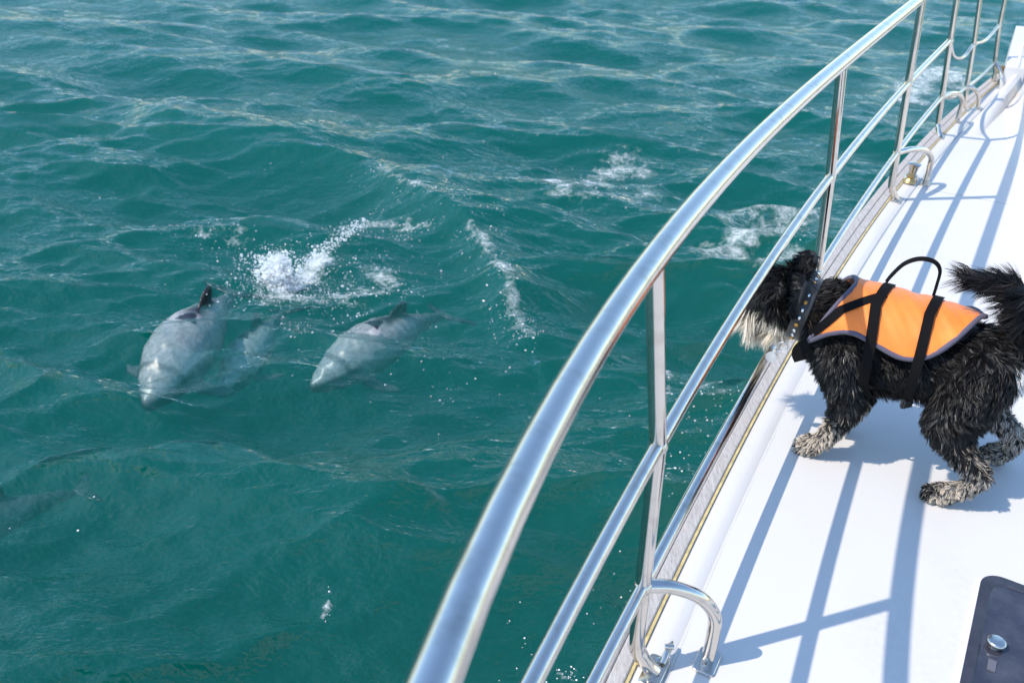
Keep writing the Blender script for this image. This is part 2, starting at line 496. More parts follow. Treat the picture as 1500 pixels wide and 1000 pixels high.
# raised cabin trunk on the inboard side of the side deck
tb = [pix(*q, 0) for q in [(1512, 560), (1500, 420), (1491, 320), (1482, 250), (1474, 190), (1470, 158), (1472, 140)]]
tb = [tb[0] + (tb[0] - tb[1]) * .25 + Vector((.25, 0, 0))] + tb
tb = catmull(tb, 8)
bm = bmesh.new(); rows = []
prof = [(-.02, -.02), (0, .001), (.03, .006), (.055, .02), (.072, .045), (.085, .09), (.10, .16), (.112, .185), (.135, .20), (.17, .206), (.9, .24), (.9, -.02)]
for i, p in enumerate(tb):
    tg = (tb[min(i + 1, len(tb) - 1)] - tb[max(i - 1, 0)]).normalized(); n_ = Vector((tg.y, -tg.x, 0))
    if n_.x < 0: n_ = -n_
    rows.append([bm.verts.new(p + n_ * o + Vector((0, 0, z))) for o, z in prof])
for a, b2 in zip(rows[:-1], rows[1:]):
    for k in range(len(prof)): bm.faces.new((a[k], a[(k + 1) % len(prof)], b2[(k + 1) % len(prof)], b2[k]))
bm.faces.new(rows[0][::-1]); bm.faces.new(rows[-1])
bm_obj('cabin_trunk', bm, M_GEL, boat, True, 40)

# white bulwark that rises towards the bow, and the raised foredeck step
sweep('bulwark', [(.0675, -.01), (.17, -.01), (.16, .05), (.14, .13), (.115, .15), (.09, .13), (.075, .05)], M_GEL, boat, 5.35, 8.6, .1, True, 40,
      hscale=lambda y: .03 + min(1, max(0, (y - 5.35) / 1.3)) ** 1.3 * 1.0)
bm = bmesh.new()
s0 = pix(1461, 136, 0); s1 = pix(1497, 139, 0)
fwd = Vector((.42, .9, 0)).normalized()
pts = []
for base in (s0, s1):
    pts.append([base + Vector((0, 0, -.01)), base + fwd * .07 + Vector((0, 0, .15)), base + fwd * .11 + Vector((0, 0, .165)), base + fwd * 1.6 + Vector((0, 0, .17)), base + fwd * 1.6 + Vector((0, 0, -.01))])
A = [bm.verts.new(p) for p in pts[0]]; B = [bm.verts.new(p) for p in pts[1]]
for k in range(5): bm.faces.new((A[k], A[(k + 1) % 5], B[(k + 1) % 5], B[k]))
bm.faces.new(A[::-1]); bm.faces.new(B)
bm_obj('foredeck_step', bm, M_GEL, boat, True, 25)
bm = bmesh.new(); pp = pix(1491, 99, .17)
tube(bm, [pp, pp + Vector((.005, .02, .06)), pp + Vector((.01, .05, .11)), pp + Vector((.015, .06, .115))], .011, 10)
bm_obj('bow_post', bm, M_GEL, boat, True, 40)

# ---- guard rail
Z_TOP, Z_MID, Z_LOW = .885, .535, .225
top_px = [(643, 1000), (728, 780), (836, 560), (943, 388), (988, 330), (1150, 172), (1226, 105), (1340, 0)]
mid_px = [(792, 1000), (887, 780), (953, 650), (979, 620), (1073, 475), (1169, 330), (1217, 259), (1328, 122), (1392, 59.5)]
low_px = [(870, 1000), (945, 855), (972, 800), (1023, 700), (1076, 600), (1202, 398), (1312, 224), (1380, 142)]
TOPC = fit([pix(*q, Z_TOP) for q in top_px] + [Vector((2.06, 5.06, 0)), Vector((2.46, 5.75, 0)), Vector((2.93, 6.5, 0))], 4)
MIDC = fit([pix(*q, Z_MID) for q in mid_px], 3)
LOWC = fit([pix(*q, Z_LOW) for q in low_px], 2)
def along(curve, z, y0, y1, n, aft):
    P = [Vector((float(curve(y)), y, z)) for y in np.linspace(y0, y1, n)]
    d = (P[0] - P[1]).normalized()
    return [P[0] + d * k * .25 for k in range(aft, 0, -1)] + P
def rail(name, P, r, n=20):
    bm = bmesh.new(); tube(bm, P, r, n); return bm_obj(name, bm, M_STEEL, boat, True, 60)
rail('top_rail', along(TOPC, Z_TOP, .5, 7.0, 60, 6), .0215, 28)
m4 = pix(1392, 59.5, Z_MID); l4 = pix(1380, 142, Z_LOW)
rail('middle_rail', along(MIDC, Z_MID, .75, m4.y, 44, 6), .0135, 18)
rail('lower_rail', along(LOWC, Z_LOW, .95, l4.y, 44, 7), .0125, 18)
feet = {4: pix(1414, 162, 0), 5: pix(1455, 122, 0)}
def up_from(foot, px, py):
    """the point of the line of sight above a foot (same y)"""
    d = Fw + Rv * ((px - 750) / CAM_F) + Uv * ((500 - py) / CAM_F)
    return Vector((0, 0, CAM_H)) + d * (foot.y / d.y)
m5, l5 = up_from(feet[4], 1426.5, 66), up_from(feet[4], 1416, 128)
m6, l6 = up_from(feet[5], 1464, 37), up_from(feet[5], 1457, 93)
for q in (m5, l5, m6, l6): pass
rail('gate_rail', catmull([m4, m4.lerp(m5, .3) + Vector((0, 0, -.075)), m4.lerp(m5, .7) + Vector((0, 0, -.075)), m5, m5.lerp(m6, .5) + Vector((0, 0, -.035)), m6], 8), .009, 12)
rail('gate_rail', catmull([l4, l4.lerp(l5, .5) + Vector((0, 0, -.03)), l5, l5.lerp(l6, .5) + Vector((0, 0, -.012)), l6], 8), .009, 12)

def plate(parent, c, size, dirv, tilt=0.0):
    """a stainless base plate with rounded corners and two bolt heads"""
    bm = bmesh.new()
    x = Vector((dirv.x, dirv.y, 0)).normalized(); y = Vector((-x.y, x.x, 0))
    hw, hl, rr = size[0] / 2, size[1] / 2, min(size) * .22
    loop = []
    for sx_, sy_, a0 in ((1, 1, 0), (-1, 1, 90), (-1, -1, 180), (1, -1, 270)):
        for k in range(4):
            a = R(a0 + 30 * k); loop.append((sx_ * (hl - rr) + rr * math.cos(a), sy_ * (hw - rr) + rr * math.sin(a)))
    lo = [bm.verts.new(c + x * u + y * v) for u, v in loop]
    hi = [bm.verts.new(c + x * u + y * v + Vector((0, 0, .0045))) for u, v in loop]
    ti = [bm.verts.new(c + x * u * .95 + y * v * .95 + Vector((0, 0, .0058))) for u, v in loop]
    m = len(loop)
    for k in range(m):
        bm.faces.new((lo[k], lo[(k + 1) % m], hi[(k + 1) % m], hi[k])); bm.faces.new((hi[k], hi[(k + 1) % m], ti[(k + 1) % m], ti[k]))
    bm.faces.new(ti)
    po = bm_obj('base_plate', bm, M_STEEL_S, parent, True, 30)
    for s_ in (-1, 1):
        bm = bmesh.new(); bc = c + x * s_ * hl * .66 + Vector((0, 0, .0055))
        tube(bm, [bc, bc + Vector((0, 0, .003)), bc + Vector((0, 0, .0045))], [.0068, .0066, .003], 10)
        bm_obj('bolt', bm, M_STEEL_S, parent, True, 40)

def weld(parent, c, r):
    bm = bmesh.new(); bmesh.ops.create_icosphere(bm, subdivisions=2, radius=r, matrix=Matrix.Translation(c))
    bm_obj('weld_joint', bm, M_STEEL_S, parent, True)

def stanchion(top, mid, low, foot, brace_foot=None, rad=.0155):
    inb = Vector((.9, -.43, 0))
    bm = bmesh.new()
    if foot is not None:
        ext = low + (low - mid) * .45
        ext.z = max(ext.z, .075)
        P = [top, mid, low, ext] + [ext.lerp(foot, .25) + Vector((0, 0, -.012)), ext.lerp(foot, .6) + Vector((0, 0, -.010)), foot + Vector((0, 0, .004))]
        P = P[:3] + catmull(P[2:], 6)[1:]
    else:
        P = [top, mid, low]
    tube(bm, P, rad, 18)
    s = bm_obj('stanchion', bm, M_POST, boat, True, 60)
    if foot is not None: plate(s, foot, (.042, .085), Vector((.42, .9, 0)))
    weld(s, low, rad * 1.22); weld(s, mid, rad * 1.18)
    if brace_foot is not None:
        bf = brace_foot; n = low.copy()
        flat = Vector((bf.x - n.x, bf.y - n.y, 0))
        P = [n, n + flat * .35 + Vector((0, 0, -.008)), n + flat * .72 + Vector((0, 0, -.040)), n + flat * .95 + Vector((0, 0, -.090)), Vector((bf.x, bf.y, n.z - .15)), Vector((bf.x, bf.y, .003))]
        bm = bmesh.new(); tube(bm, catmull(P, 7), rad * .88, 16)
        br = bm_obj('brace', bm, M_POST, s, True, 60)
        plate(s, Vector((bf.x, bf.y, .0008)), (.045, .07), Vector((.42, .9, 0)))
    return s

def rpt(curve, z, px, py):
    """the rail point nearest to a photo pixel"""
    q = pix(px, py, z); return Vector((float(curve(q.y)), q.y, z))
stanchion(rpt(TOPC, Z_TOP, 955, 378), rpt(MIDC, Z_MID, 953, 652), rpt(LOWC, Z_LOW, 944, 858), pix(958, 984, .0045), pix(1035, 970, 0))
stanchion(rpt(TOPC, Z_TOP, 1237, 92), rpt(MIDC, Z_MID, 1217, 259), rpt(LOWC, Z_LOW, 1201, 399), None)
stanchion(rpt(TOPC, Z_TOP, 1348, -5), rpt(MIDC, Z_MID, 1328, 122), rpt(LOWC, Z_LOW, 1312, 224), pix(1313, 293, .0045), pix(1355, 270, 0))
t4 = Vector((float(TOPC(m4.y + .02)), m4.y + .02, Z_TOP))
stanchion(t4, m4, l4, pix(1377, 201, .0045), pix(1401, 180, 0), .0145)
t5 = Vector((float(TOPC(m5.y)), m5.y, Z_TOP)); t6 = Vector((float(TOPC(m6.y)), m6.y, Z_TOP))
stanchion(t5, m5, l5, feet[4] + Vector((0, 0, .0045)), pix(1433, 155, .02), .0135)
stanchion(t6, m6, l6, feet[5] + Vector((0, 0, .0045)), pix(1472, 108, .10), .0135)

# small fittings: a swivel shackle by the near foot, a fairlead of chrome and brass
c = pix(978, 960, .012)
bm = bmesh.new()
tube(bm, [c + Vector((-.012, -.02, 0)), c + Vector((-.006, -.008, .010)), c + Vector((.004, .012, .014)), c + Vector((.010, .026, .012))], [.006, .007, .006, .0035], 12)
tube(bm, [c + Vector((.0, .006, .004)), c + Vector((.0, .006, .024))], .005, 10)
tube(bm, [c + Vector((-.008, .006, .020)), c + Vector((.010, .006, .020))], .0055, 10)
bm_obj('deck_shackle', bm, M_STEEL_S, boat, True, 50)
c = pix(1334, 262, .01); ex = Vector((.42, .9, 0)).normalized(); ey = Vector((.9, -.42, 0))
bm = bmesh.new()
tube(bm, [c, c + Vector((0, 0, .02)), c + Vector((0, 0, .03)), c + Vector((0, 0, .06)), c + Vector((0, 0, .075)), c + Vector((0, 0, .08))], [.034, .03, .018, .022, .032, .012], 18)
fl = bm_obj('fairlead', bm, M_STEEL, boat, True, 50)
bm = bmesh.new()
c2 = c - ex * .055
tube(bm, [c2, c2 + Vector((0, 0, .012)), c2 + Vector((0, 0, .022)), c2 + Vector((0, 0, .034)), c2 + Vector((0, 0, .040))], [.030, .026, .016, .024, .015], 18)
bm_obj('roller', bm, M_BRASS, fl, True, 50)
c = pix(1464, 107, .06)
bm = bmesh.new(); tube(bm, [c, c + Vector((0, 0, .03)), c + Vector((0, 0, .05))], [.03, .02, .03], 14)
bm_obj('fairlead', bm, M_BRASS, boat, True, 50)

# smoked acrylic deck hatch with a knob
h0 = pix(1441, 842, 0); h1 = pix(1408, 1003, 0)
hx = (h1 - h0).normalized(); hy = Vector((-hx.y, hx.x, 0))
if hy.x < 0: hy = -hy
hc = h0 + hx * .23 + hy * .215
def rr_loop(hw, hl, r, z, n=8):
    L = []
    for sx_, sy_, a0 in ((1, 1, 0), (-1, 1, 90), (-1, -1, 180), (1, -1, 270)):
        for k in range(n + 1):
            a = R(a0 + 90 * k / n)
            L.append(hc + hx * (sx_ * (hl - r) + r * math.cos(a)) + hy * (sy_ * (hw - r) + r * math.sin(a)) + Vector((0, 0, z)))
    return L
def loft(loops, cap_last=True, cap_first=False):
    bm = bmesh.new(); V = [[bm.verts.new(p) for p in L] for L in loops]; m = len(loops[0])
    for a, b2 in zip(V[:-1], V[1:]):
        for k in range(m): bm.faces.new((a[k], a[(k + 1) % m], b2[(k + 1) % m], b2[k]))
    if cap_last: bm.faces.new(V[-1])
    if cap_first: bm.faces.new(V[0][::-1])
    return bm
t = NT('smoked_acrylic')
b = t.n('BsdfPrincipled', Roughness=.06); b.inputs['Base Color'].default_value = (.030, .030, .042, 1); b.inputs['Coat Weight'].default_value = .4
nz = t.noise(t.coord(), 14.0, 5, .6); sm = t.ramp(nz, [(.45, 0), (.72, 1)])
t.put(b.inputs['Base Color'], t.mix(sm, (.026, .027, .040, 1), (.060, .060, .075, 1)))
t.put(b.inputs['Roughness'], t.math('ADD', t.math('MULTIPLY', nz, .12), .02))
M_ACR = t.done(b.outputs[0])
M_FRAME = simple('hatch_frame', (.045, .047, .06), .35, .3, var=.2)
hat = bm_obj('hatch', loft([rr_loop(.226, .236, .05, -.005), rr_loop(.226, .236, .05, .008), rr_loop(.221, .231, .047, .012), rr_loop(.20, .21, .04, .012), rr_loop(.194, .204, .038, .006), rr_loop(.194, .204, .038, -.004)], False), simple('hatch_rim', (.60, .56, .60), .4), boat, True, 35)
bm_obj('hatch_frame', loft([rr_loop(.2205, .2305, .047, .0095), rr_loop(.2205, .2305, .047, .0135), rr_loop(.199, .209, .04, .0145), rr_loop(.195, .205, .038, .0085)], False), M_FRAME, hat, True, 35)
bm_obj('pane', loft([rr_loop(.196, .206, .038, .004), rr_loop(.196, .206, .038, .0095)], True, True), M_ACR, hat, False)
kc = pix(1460, 940, .022)
def lathe(c, prof, n=24):
    bm = bmesh.new()
    tube(bm, [c + Vector((0, 0, z)) for _, z in prof], [max(r, .0005) for r, _ in prof], n); return bm
bm_obj('knob', lathe(Vector((kc.x, kc.y, .0097)), [(.012, 0), (.011, .006), (.018, .008), (.0195, .012), (.0185, .016), (.015, .018), (.012, .0165), (.002, .016)]), M_STEEL_S, hat, True, 50)
bm = bmesh.new(); kk = kc + hx * .062
for u, v in ((1, 1),):
    q = [Vector((kk.x, kk.y, .0098)) + hx * a * .016 + hy * b_ * .008 for a, b_ in ((1, 1), (-1, 1), (-1, -1), (1, -1))]
    lo = [bm.verts.new(p) for p in q]; hi = [bm.verts.new(p + Vector((0, 0, .003))) for p in q]
    for k in range(4): bm.faces.new((lo[k], lo[(k + 1) % 4], hi[(k + 1) % 4], hi[k]))
    bm.faces.new(hi)
bm_obj('latch', bm, simple('grey_latch', (.11, .11, .125), .4), hat, False)
# ------------------------------------------------------------------ foam, splash and bubbles on the water
fy, fx = np.nonzero((foam_field(GX + dx, GY + dy) > .06) & (SP < .06))
sel = np.zeros(GX.shape, bool); sel[fy, fx] = True
cell = sel[:-1, :-1] | sel[:-1, 1:] | sel[1:, 1:] | sel[1:, :-1]
fq = np.stack([idx[:-1, :-1][cell], idx[:-1, 1:][cell], idx[1:, 1:][cell], idx[1:, :-1][cell]], -1)
used, inv = np.unique(fq, return_inverse=True)
fco = co[used].copy(); fco[:, 2] += .006
t = NT('sea_foam')
fa = t.n('Attribute', p_attribute_name='foam')
dcol = t.n('TexNoise', Scale=7.0, Detail=3.0, Vector=t.coord())
sc3 = t.n('VectorMath', p_operation='SCALE', i0=dcol.outputs[1]); sc3.inputs['Scale'].default_value = .30
wv = t.n('VectorMath', p_operation='ADD', i0=t.coord(), i1=sc3.outputs[0])
vo = t.n('TexVoronoi', p_feature='DISTANCE_TO_EDGE', Vector=wv.outputs[0], Scale=11.0)
vo2 = t.n('TexVoronoi', p_feature='DISTANCE_TO_EDGE', Vector=wv.outputs[0], Scale=31.0)
lace = t.math('ADD', t.ramp(vo.outputs['Distance'], [(0.0, 1.0), (0.16, 0.0)]), t.math('MULTIPLY', t.ramp(vo2.outputs['Distance'], [(0.0, 1.0), (0.2, 0.0)]), .6))
fn = t.noise(t.coord((1, 1.3, 1)), 5.5, 6, .68)
fsum = t.math('ADD', fa.outputs['Fac'], t.math('ADD', t.math('MULTIPLY', lace, .17), t.math('MULTIPLY', t.math('SUBTRACT', fn, .5), 1.7)))
mr = t.n('MapRange', Value=fsum); mr.inputs[1].default_value = .54; mr.inputs[2].default_value = 1.45; mr.inputs[3].default_value = 0; mr.inputs[4].default_value = .85
gate = t.math('MULTIPLY', mr.outputs[0], t.math('MULTIPLY', fa.outputs['Fac'], 5.0, True), True)
fd = t.n('BsdfDiffuse', Color=(.80, .85, .85, 1), Normal=t.bump(fn, .6, .02))
ft = t.n('BsdfTransparent')
mxf = t.n('MixShader', i0=gate, i1=ft.outputs[0], i2=fd.outputs[0])
M_FOAM = t.done(mxf.outputs[0])
foam_o = fast_mesh('sea_foam', fco, quads=inv.reshape(-1, 4), mat=M_FOAM)
vfloat(foam_o.data, 'foam', ff[used])
tag(foam_o, 'thin white foam lacing the wave crests and boat wake', 'foam', kind='stuff')

_ico = bmesh.new(); bmesh.ops.create_icosphere(_ico, subdivisions=1, radius=1.0)
ICO_V = np.array([v.co for v in _ico.verts]); _ico.verts.index_update(); ICO_F = np.array([[v.index for v in f.verts] for f in _ico.faces]); _ico.free()
_ico = bmesh.new(); bmesh.ops.create_icosphere(_ico, subdivisions=2, radius=1.0)
ICO2_V = np.array([v.co for v in _ico.verts]); ICO2_F = np.array([[v.index for v in f.verts] for f in _ico.faces]); _ico.free()

def drops(name, C, rad, mat, stretch=None, hi=False):
    BV, BF = (ICO2_V, ICO2_F) if hi else (ICO_V, ICO_F)
    n = len(C); nv = len(BV)
    S = np.ones((n, 3)) if stretch is None else stretch
    V = (C[:, None, :] + BV[None] * rad[:, None, None] * S[:, None, :]).reshape(-1, 3)
    F = (BF[None] + (np.arange(n) * nv)[:, None, None]).reshape(-1, 3)
    return fast_mesh(name, V, tris=F, mat=mat)

t = NT('white_water')
b = t.n('BsdfPrincipled', Roughness=.12); b.inputs['Base Color'].default_value = (.93, .95, .95, 1)
b.inputs['Subsurface Weight'].default_value = 0.0
tt = t.n('BsdfTransparent', Color=(.9, .97, .97, 1))
M_WHITE = t.done(t.n('MixShader', i0=.75, i1=tt.outputs[0], i2=b.outputs[0]).outputs[0])

# bubbles and droplets scattered around the disturbed water: (centre px, spread px, how many)
BUB = [((450, 415), (70, 28), 420), ((545, 410), (60, 30), 420), ((500, 445), (60, 22), 260), ((430, 465), (16, 34), 110), ((300, 340), (55, 22), 160),
       ((600, 335), (80, 18), 300), ((520, 325), (60, 18), 240), ((700, 360), (30, 25), 120), ((735, 430), (14, 50), 220), ((765, 495), (18, 18), 160),
       ((560, 275), (45, 18), 90), ((650, 310), (45, 18), 80), ((560, 545), (150, 25), 22), ((640, 560), (60, 40), 40),
       ((1010, 660), (40, 60), 130), ((1045, 590), (30, 30), 130), ((1000, 720), (30, 60), 60), ((975, 560), (12, 40), 60),
       ((790, 960), (14, 30), 90), ((835, 985), (16, 25), 90), ((760, 920), (30, 40), 24), ((890, 850), (25, 70), 30),
       ((880, 250), (60, 25), 160), ((900, 295), (60, 18), 120), ((1120, 340), (60, 40), 260), ((1360, 120), (45, 22), 160),
       ((480, 880), (6, 25), 16), ((60, 755), (90, 20), 5), ((700, 230), (350, 130), 60), ((300, 150), (280, 110), 40), ((900, 520), (120, 70), 40)]
bx, by, br = [], [], []
for (cx, cy_), (sx_, sy_), n in BUB:
    n = int(n * .42) + 1
    pxs = rng.normal(cx, sx_ * .75, n); pys = rng.normal(cy_, sy_ * .75, n)
    for u, v in zip(pxs, pys):
        q = pix(u, v, SEA); bx.append(q.x); by.append(q.y); br.append(math.exp(rng.normal(math.log(.0023), .45)))
bx = np.array(bx); by = np.array(by); br = np.clip(np.array(br), .0016, .010)
bz = sea_height(bx, by)
ok = by > .6
bub = drops('bubbles', np.stack([bx, by, bz + br * .2], -1)[ok], br[ok], M_WHITE, np.tile([1.2, 1.2, .7], (ok.sum(), 1)))
tag(bub, 'small white bubbles and droplets scattered over the disturbed water', 'bubbles', kind='stuff')

# the splash a dolphin's tail has thrown up: a ragged cone of white water
n = 6800
C = []; rad = []
base = pix(418, 412, SEA); bh = float(sea_height(base.x, base.y)[0])
JETS = [(rng.uniform(-.085, .075), rng.uniform(-.06, .06), rng.uniform(.06, .27) , rng.normal(-.07, .09), rng.normal(0, .05), rng.uniform(.010, .026)) for _ in range(17)]
for i in range(n):
    k = rng.random()
    if k < .30:       # low froth where the water broke
        a_ = rng.uniform(0, 6.283); d_ = .12 * math.sqrt(rng.random())
        C.append((base.x - .01 + d_ * math.cos(a_), base.y + d_ * math.sin(a_) * .7, bh + abs(rng.normal(0, .028)) * (1.2 - d_ * 6))); rad.append(math.exp(rng.normal(math.log(.0042), .55)))
    elif k < .72:     # ragged jets
        j_ = JETS[int(rng.integers(len(JETS)))]; f_ = rng.beta(.95, 1.5); w_ = j_[5] * (.5 + 1.3 * f_)
        C.append((base.x + j_[0] + j_[3] * f_ + rng.normal(0, w_), base.y + j_[1] + j_[4] * f_ + rng.normal(0, w_ * .8), bh + j_[2] * (1.6 * f_ - .62 * f_ * f_) + rng.normal(0, .008))); rad.append(math.exp(rng.normal(math.log(.0042), .6)) * (1.15 - .5 * f_))
    elif k < .82:     # arm to the right
        s_ = rng.random(); q = pix(452 + 80 * s_, 398 - 62 * s_, SEA); hh = float(0.0)
        C.append((q.x + rng.normal(0, .03), q.y + rng.normal(0, .03), SEA + .05 + abs(rng.normal(0, .035)) * (1 - .4 * s_))); rad.append(math.exp(rng.normal(math.log(.0028), .5)))
    else:             # flung drops
        a_ = rng.uniform(0, 6.283); d_ = abs(rng.normal(0, .22)) + .05
        C.append((base.x + d_ * math.cos(a_) - .03, base.y + d_ * math.sin(a_), bh + abs(rng.normal(.08, .09)))); rad.append(math.exp(rng.normal(math.log(.0024), .45)))
C = np.array(C); rad = np.clip(np.array(rad), .0012, .016)
st = rng.uniform(.6, 1.7, (n, 3))
t = NT('splash_water')
d_ = t.n('BsdfDiffuse', Color=(.95, .97, .97, 1)); l_ = t.n('BsdfTranslucent', Color=(.95, .97, .97, 1)); m_ = t.n('MixShader', i0=.5, i1=d_.outputs[0], i2=l_.outputs[0])
g_ = t.n('BsdfGlossy', Roughness=.08); m2 = t.n('MixShader', i0=.06, i1=m_.outputs[0], i2=g_.outputs[0])
M_SPLASH = t.done(t.n('MixShader', i0=.66, i1=t.n('BsdfTransparent').outputs[0], i2=m2.outputs[0]).outputs[0])
spl = drops('splash', C, rad, M_SPLASH, st, hi=False)
tag(spl, 'burst of white splashing water behind the diving dolphins', 'splash', kind='stuff')

# ------------------------------------------------------------------ dolphins
t = NT('dolphin_skin')
b = t.n('BsdfPrincipled', Roughness=.35)
at = t.n('Attribute', p_attribute_name='col')
nz = t.noise(t.coord(), 30.0, 5, .7)  # mottling painted into the skin colour, imitating rippling sunlight under water
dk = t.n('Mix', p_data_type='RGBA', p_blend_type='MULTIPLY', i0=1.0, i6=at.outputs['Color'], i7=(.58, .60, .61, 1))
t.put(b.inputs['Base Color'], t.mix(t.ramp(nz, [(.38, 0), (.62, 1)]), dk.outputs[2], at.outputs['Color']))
M_SKIN = t.done(b.outputs[0])

def smoothstep(a, b_, x):
    u = np.clip((x - a) / (b_ - a), 0, 1); return u * u * (3 - 2 * u)

def remeshed(bm, voxel, smooth_it=4):
    """union of the pieces of bm as one continuous skin"""
    me = bpy.data.meshes.new('tmp'); bm.to_mesh(me); bm.free()
    o = bpy.data.objects.new('tmp', me); COL.objects.link(o)
    m = o.modifiers.new('r', 'REMESH'); m.mode = 'VOXEL'; m.voxel_size = voxel
    s = o.modifiers.new('s', 'SMOOTH'); s.factor = .5; s.iterations = smooth_it
    dg = bpy.context.evaluated_depsgraph_get()
    ev = o.evaluated_get(dg); out = bpy.data.meshes.new_from_object(ev)
    bpy.data.objects.remove(o); bpy.data.meshes.remove(me)
    return out

def dolphin_rest():
    bm = bmesh.new()
    st_ = [(0, .006), (.015, .022), (.04, .036), (.08, .055), (.13, .076), (.19, .096), (.28, .116), (.38, .122), (.48, .114), (.58, .094), (.68, .070), (.78, .047), (.86, .031), (.93, .020), (.97, .014)]
    P = []; rings = []
    n = 24
    for tt_, r in st_:
        x = .5 - tt_
        zc = -.012 * math.cos(min(1, tt_ / .3) * 1.57) - .004
        ty = max(.55, 1 - max(0, tt_ - .6) * 1.2)
        rings.append([bm.verts.new((x, r * ty * math.cos(6.2832 * k / n), zc + r * math.sin(6.2832 * k / n) * (1.03 if tt_ > .7 else .97))) for k in range(n)])
    for a, b2 in zip(rings[:-1], rings[1:]):
        for k in range(n): bm.faces.new((a[k], a[(k + 1) % n], b2[(k + 1) % n], b2[k]))
    bm.faces.new(rings[0][::-1]); bm.faces.new(rings[-1])
    def fin(sections):
        rr = []
        for c, chord, thick, up in sections:       # centre, half chord (x), half thickness, thickness axis
            c = Vector(c); rr.append([bm.verts.new(c + Vector((chord * math.cos(6.2832 * k / 12), 0, 0)) + Vector(up) * thick * math.sin(6.2832 * k / 12)) for k in range(12)])
        for a, b2 in zip(rr[:-1], rr[1:]):
            for k in range(12): bm.faces.new((a[k], a[(k + 1) % 12], b2[(k + 1) % 12], b2[k]))
        bm.faces.new(rr[0][::-1]); bm.faces.new(rr[-1])
    # rounded dorsal fin
    fin([((-.085, 0, .06), .085, .014, (0, 1, 0)), ((-.095, 0, .095), .078, .012, (0, 1, 0)), ((-.112, 0, .125), .060, .010, (0, 1, 0)), ((-.125, 0, .146), .036, .008, (0, 1, 0)), ((-.130, 0, .154), .014, .006, (0, 1, 0))])
    for s in (-1, 1):
        # flippers
        fin([((.245, s * .065, -.055), .040, .012, (0, 0, 1)), ((.225, s * .115, -.085), .042, .010, (0, 0, 1)), ((.190, s * .165, -.108), .038, .009, (0, 0, 1)), ((.160, s * .20, -.12), .026, .008, (0, 0, 1)), ((.145, s * .215, -.125), .010, .007, (0, 0, 1))])
        # flukes
        fin([((-.465, 0, -.004), .032, .012, (0, 0, 1)), ((-.475, s * .04, -.004), .038, .010, (0, 0, 1)), ((-.492, s * .09, -.004), .030, .009, (0, 0, 1)), ((-.512, s * .135, -.004), .018, .008, (0, 0, 1)), ((-.524, s * .158, -.004), .007, .007, (0, 0, 1))])
    bmesh.ops.recalc_face_normals(bm, faces=bm.faces)
    return remeshed(bm, .0085, 3)
REST = dolphin_rest()
nv = len(REST.vertices); DV = np.zeros(nv * 3); REST.vertices.foreach_get('co', DV); DV = DV.reshape(-1, 3)
X, Y, Z = DV.T
tt_ = .5 - X
DN = np.zeros(nv * 3); REST.vertices.foreach_get('normal', DN); DN = DN.reshape(-1, 3)
grey = np.array([.36, .37, .37]); dark = np.array([.012, .012, .014]); pale = np.array([.60, .60, .57])
col_ = np.tile(grey, (nv, 1))
def blend(c, m): 
    global col_
    col_ = col_ * (1 - m[:, None]) + np.array(c) * m[:, None]
bodyr = np.interp(tt_, [0, .04, .13, .28, .38, .58, .78, .97], [.006, .036, .076, .116, .122, .094, .047, .014])
blend(pale, smoothstep(-.03, -.07, Z) * (np.abs(Y) < .09))                                     # white underside
blend((.25, .255, .26), smoothstep(.05, -.02, Z) * smoothstep(.30, .45, tt_) * .6)
blend(dark, smoothstep(.010, -.010, Z - .012 - .10 * (tt_ - .1)) * smoothstep(.26, .18, tt_) * smoothstep(-.085, -.06, Z) * .95)   # mask from the eye to the jaw
blend(dark, smoothstep(.018, .006, np.abs(tt_ - .145 - .25 * np.abs(Y))) * (Z > 0) * .6)       # crescent behind the blowhole
blend(dark, smoothstep(.78 * bodyr, .98 * bodyr, Z) * smoothstep(.17, .09, np.abs(tt_ - .60)))  # saddle below the fin
blend(dark, (Z > .105).astype(float) * (tt_ > .4))
blend(dark, smoothstep(.085, .105, np.abs(Y)) * (Z < -.04) * (tt_ > .2) * (tt_ < .45))
blend(dark, smoothstep(.06, .11, -Z + .3 * np.abs(Y) - .02) * (np.abs(tt_ - .3) < .09))
blend((.13, .13, .14), smoothstep(.60, .80, tt_) * .85)
blend((.06, .06, .065), smoothstep(.84, .95, tt_))
blend((.13, .135, .14), smoothstep(.05, -.03, Z) * smoothstep(.20, .32, tt_) * .75)
blend(dark, smoothstep(.03, .06, np.abs(Y)) * (tt_ > .9))

